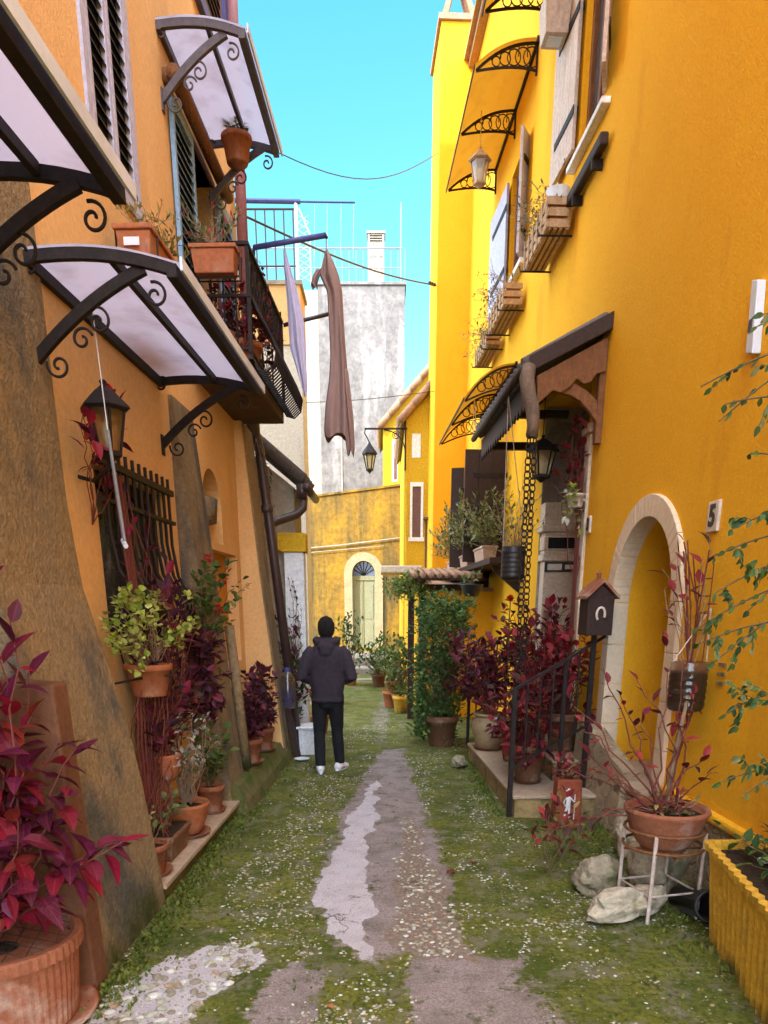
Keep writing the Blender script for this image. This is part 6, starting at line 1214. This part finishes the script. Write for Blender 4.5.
# wall vine beside entry
c = RW(7.62, .12, 2.66); t = PP('pale wall pot with yellow green leaves on the stone jamb of the entry', c); pot(t, c, .09, .12, WWOOD); grow(t, [c + Vector((0, 0, .1))], U(7.45, 7.8, .06, .22, 2.45, 2.9, 14), 6, .07, .045, LIM_ + VAR_[:1], LEAF, STEM, 87, .004, .4) if False else grow(t, [c + Vector((0, 0, .1))], U(7.45, 7.8, .06, .22, 2.40, 2.85, 14), 6, .06, .04, LIM_ + VAR_[:1], LEAF, STEM, 87, .004, .4); m = MB(); m.tube([c + Vector((0, 0, .02)), RW(7.62, 0, 2.62)], .01, 4); m.build('bracket', IRON, t)
t = T('climbing_plant', 'crimson climber rising along the stone jamb of the entry', 'climber', RW(7.7, .05, .6)); grow(t, [RW(7.66, .05, 2.0), RW(7.7, .06, 2.6)], U(7.5, 7.9, .03, .2, 2.9, 3.5, 14) + [RW(8.1, .2, 3.3), RW(8.3, .2, 3.1), RW(8.6, .3, 3.1)], 4, .10, .05, RED_ + MAR_, RLEAF, RSTEM, 88, .005, .5); m = MB()
for k in range(4): m.tube([RW(7.6 + .04*k, .05, .64), RW(7.62 + .03*k, .06, 1.8), RW(7.58 + .05*k, .07, 3.0)], .008, 5)
m.build('vine_stem', RSTEM, t)
# shelf with olive shrubs
t = T('wall_shelf', 'dark ledge with clay pots against the yellow wall left of the rain chain', 'shelf', RW(11.8, .2, 2.3)); m = MB(); m.fbox(RW, 10.2, 15.9, 0, .46, 2.30, 2.38); m.build('plank', DWOOD, t, bevel=.01)
for s in (10.5, 12.8, 15.0): m = MB(); m.prism([RW(s, 0, 2.29), RW(s, .38, 2.29), RW(s, .34, 2.22), RW(s, 0, 1.95)], RW.D*.06); m.build('bracket', DWOOD, t)
for k, s in enumerate((11.1, 12.6, 14.3)):
    lab = ['nearest clay trough of olive leaved shrubs on the dark wall ledge', 'middle clay trough of olive leaved shrubs on the dark wall ledge', 'farthest clay trough of olive leaved shrubs on the dark wall ledge'][k]
    t = T('planter', lab, 'planter', RW(s, .2, 2.38), 'clay troughs on the dark wall ledge'); troughpot(t, RW, s-.38, s+.38, .27, .47, 2.38, 2.56, POTP); grow(t, [RW(s + .2*j, .36, 2.56) for j in (-1, 0, 1)], U(s-.75, s+.9, .0, .85, 2.62, 3.35, 64), 12, .075, .034, OLV_ + DRY_[:1], LEAF, STEM, 90+k, .005, .35, big=False)
# window crates
def crate(label, s0, s1, o0, o1, z0, z1, seed):
    t = T('window_box', label, 'window box', RW((s0+s1)/2, o1/2, z0)); m = MB(); g = .012
    for k in range(3):
        za, zb = lerp(z0, z1, k/3) + g, lerp(z0, z1, (k+1)/3) - g; m.fbox(RW, s0, s1, o1-.015, o1, za, zb); m.fbox(RW, s0, s0+.015, o0, o1-.016, za, zb); m.fbox(RW, s1-.015, s1, o0, o1-.016, za, zb)
    for k in range(4): a = lerp(o0, o1, k/4); m.fbox(RW, s0+.016, s1-.016, a+.008, a + (o1-o0)/4 - .01, z0, z0+.014)
    for k in range(6): s = lerp(s0+.02, s1-.06, k/5); m.fbox(RW, s, s+.04, o1+.001, o1+.014, z0, z1)
    m.build('slats', CRATE, t, bevel=.002); m = MB(); m.fbox(RW, s0+.03, s1-.03, o0+.02, o1-.03, z0+.03, z1-.06); m.build('liner', TERRB, t)
    for s in (s0+.1, s1-.1): m = MB(); m.tube([RW(s, 0, z0-.02), RW(s, o1+.06, z0-.02), RW(s, o1+.07, z0+.03)], .01, 5); m.build('bracket', IRON, t)
    rr = random.Random(seed)
    grow(t, [RW(lerp(s0, s1, k/5), (o0+o1)/2, z1-.05) for k in range(6)], [RW(rr.uniform(s0-.1, s1+.3), rr.uniform(o0, o1+.28), z1 + rr.uniform(-.1, .35)) for _ in range(44)], 6, .05, .018, DRY_ + OLV_, LEAF, CSTEM, seed, .004, .3, big=False); return t
t = crate('slatted wooden window box with a white pot under the near upper window', 8.72, 9.75, .05, .28, 5.34, 5.62, 95); m = MB(); m.lathe(RW(8.85, .16, 5.47), [(.08, 0), (.11, .2), (.12, .24), (.10, .24)], 14); m.build('white_pot', WPLAST, t)
crate('slatted wooden window box with trailing dry plants under the far upper window', 10.9, 12.0, .05, .28, 5.42, 5.68, 96); crate('lower small window box with wispy dry stems beyond the far upper window', 12.25, 13.3, .05, .26, 5.38, 5.60, 98)
# green climber column, hanging bowl
c = (.76, 9.75, 0); t = PP('tall column of dark green climber rising from a brown clay pot', c); pot(t, c, .22, .40, BPOT, 'rim'); r = random.Random(97)
tg = [(.82 + r.uniform(-.36, .26) - .06*(z < .8), 10.0 + r.uniform(-.4, .4), z) for z in [r.uniform(.14, 1.84) for _ in range(270)]]
grow(t, [(.8, 9.85, .36), (.76, 9.8, .36)], tg, 20, .062, .045, [(.06, .12, .03), (.09, .17, .04), (.045, .09, .025), (.12, .20, .05)], LEAF, STEM, 98, .005, .55, big=False, up=.2, clump=.11)
c = RW(10.6, .62, 1.90); t = T('hanging_planter', 'black bowl hanging below the dark wall ledge', 'hanging planter', c); pot(t, c, .15, .16, BLACKM, 'bowl'); m = MB(); m.tube([c + Vector((0, 0, .15)), RW(10.6, .42, 2.36)], .005, 4); m.build('cord', IRON, t); grow(t, [c + Vector((0, 0, .12))], ell(c + Vector((0, 0, .22)), (.2, .2, .1), 12, 99), 5, .05, .03, OLV_, LEAF, STEM, 99, .003, .4)
t = T('plant', 'feathery green plant growing on top of the little tiled canopy', 'plant', (.4, 12.3, 2.2)); grow(t, [(.35, 12.2, 2.1), (.55, 12.0, 2.2)], ell((.36, 12.0, 2.06), (.44, .5, .22), 110, 100, .2), 14, .065, .028, [(.12, .20, .04), (.18, .25, .06), (.08, .14, .03)] + DRY_[:1], LEAF, STEM, 101, .004, .3, big=False, clump=.06)
# far potted greenery
FP = [((.18, 15.6, .02), .5, 1.0, GRN_, 'bushy light green plant before the stone steps left of the dark posts'), ((-.12, 16.6, .08), .55, .8, DGR_ + GRN_, 'spreading green plant at the end of the cobbled path'), ((-.75, 16.8, .1), .4, 1.35, DGR_, 'tall green shrub left of the arched green door'), ((.30, 13.4, 0), .32, .95, GRN_ + OLV_, 'leafy potted plant against the dark posts'), ((-.95, 10.8, 0), .30, .9, DGR_ + PUR_[:2], 'dark plant in the shade beside the white pillar'), ((-1.18, 9.35, .0), .24, 1.5, PUR_ + DGR_, 'dark leggy plant climbing behind the plastic tank')]
for k, (c, rad, h, pal, lab) in enumerate(FP):
    t = PP(lab, c); pot(t, c, .16, .28, TERRB if k % 2 == 0 else BPOT); grow(t, [Vector(c) + Vector((0, 0, .25))], ell((c[0], c[1], c[2] + .3 + h*.42), (rad*.8, rad, h*.5), 46, 110+k, .3, c[2]+.2), 8, .10, .05, pal, LEAF, STEM, 120+k, .006, .4, big=False, clump=.10)
for k, (c, lab, mt) in enumerate((((.30, 12.9, 0), 'yellow square pot at the foot of the dark posts', YPOT), ((.12, 13.7, 0), 'orange round pot near the end of the cobbled path', TERRB))):
    t = PP(lab, c); pot(t, c, .15, .30, mt); grow(t, [Vector(c) + Vector((0, 0, .25))], ell((c[0], c[1], .45), (.18, .2, .18), 14, 130+k), 6, .07, .04, GRN_, LEAF, STEM, 132+k, .004, .4, big=False)
t = T('climbing_plant', 'bare dark creeper hanging from the eave of the side building', 'climber', (-1.1, 9.5, 3.0)); r = random.Random(140); grow(t, [(-1.42, 9.1, 3.55), (-1.38, 9.15, 3.3)], [(-1.36 + r.uniform(-.08, .14), 9.2, r.uniform(2.5, 3.3)) for _ in range(14)], 5, .05, .025, DGR_ + PUR_, LEAF, CSTEM, 141, .004, .3, big=False)
t = T('climbing_plant', 'thin dark creeper on the white pillar', 'climber', (-1.05, 9.55, .8)); r = random.Random(142); grow(t, [(-1.1, 9.57, 1.0)], [(-1.10 + r.uniform(-.10, .10), 9.57, r.uniform(1.2, 2.2)) for _ in range(14)], 4, .05, .03, DGR_ + PUR_, LEAF, CSTEM, 143, .004, .4, big=False)
# small ground plants and leaves
for c, lab, pal, n in (((1.12, 4.75, 0), 'lone spindly plant with drooping maroon leaves in the moss', MAR_, 7), ((1.28, 5.1, 0), 'low dry plant in the moss beside the rubble footing', DRY_ + MAR_, 12)):
    t = T('plant', lab, 'plant', c); grow(t, [c], ell((c[0], c[1], .32), (.22, .2, .22), n, hash(lab) % 1 + 5, .4, .1), 4, .07, .035, pal, RLEAF, STEM, 150, .004, .5)
for c, col, lab in (((.62, 4.92, .02), (.10, .02, .02), 'curled dark red leaf fallen on the moss'), ((-.26, 3.0, .015), (.45, .16, .05), 'orange fallen leaf at the front of the alley'), ((.45, 4.78, .02), (.16, .03, .02), 'maroon fallen leaf near the gravel path')):
    m = MB(); r = random.Random(int(c[1]*100)); 
    for k in range(1 if c[1] < 3.5 else 3): m.leaf(Vector(c) + Vector((.01*k, 0, .004*k)), (r.uniform(-1, 1), r.uniform(-1, 1), .2), (0, 0, 1), .055, .034, col, .5, .3)
    o = m.build('fallen_leaf', RLEAF, off=c); setp(o, lab, 'leaf')
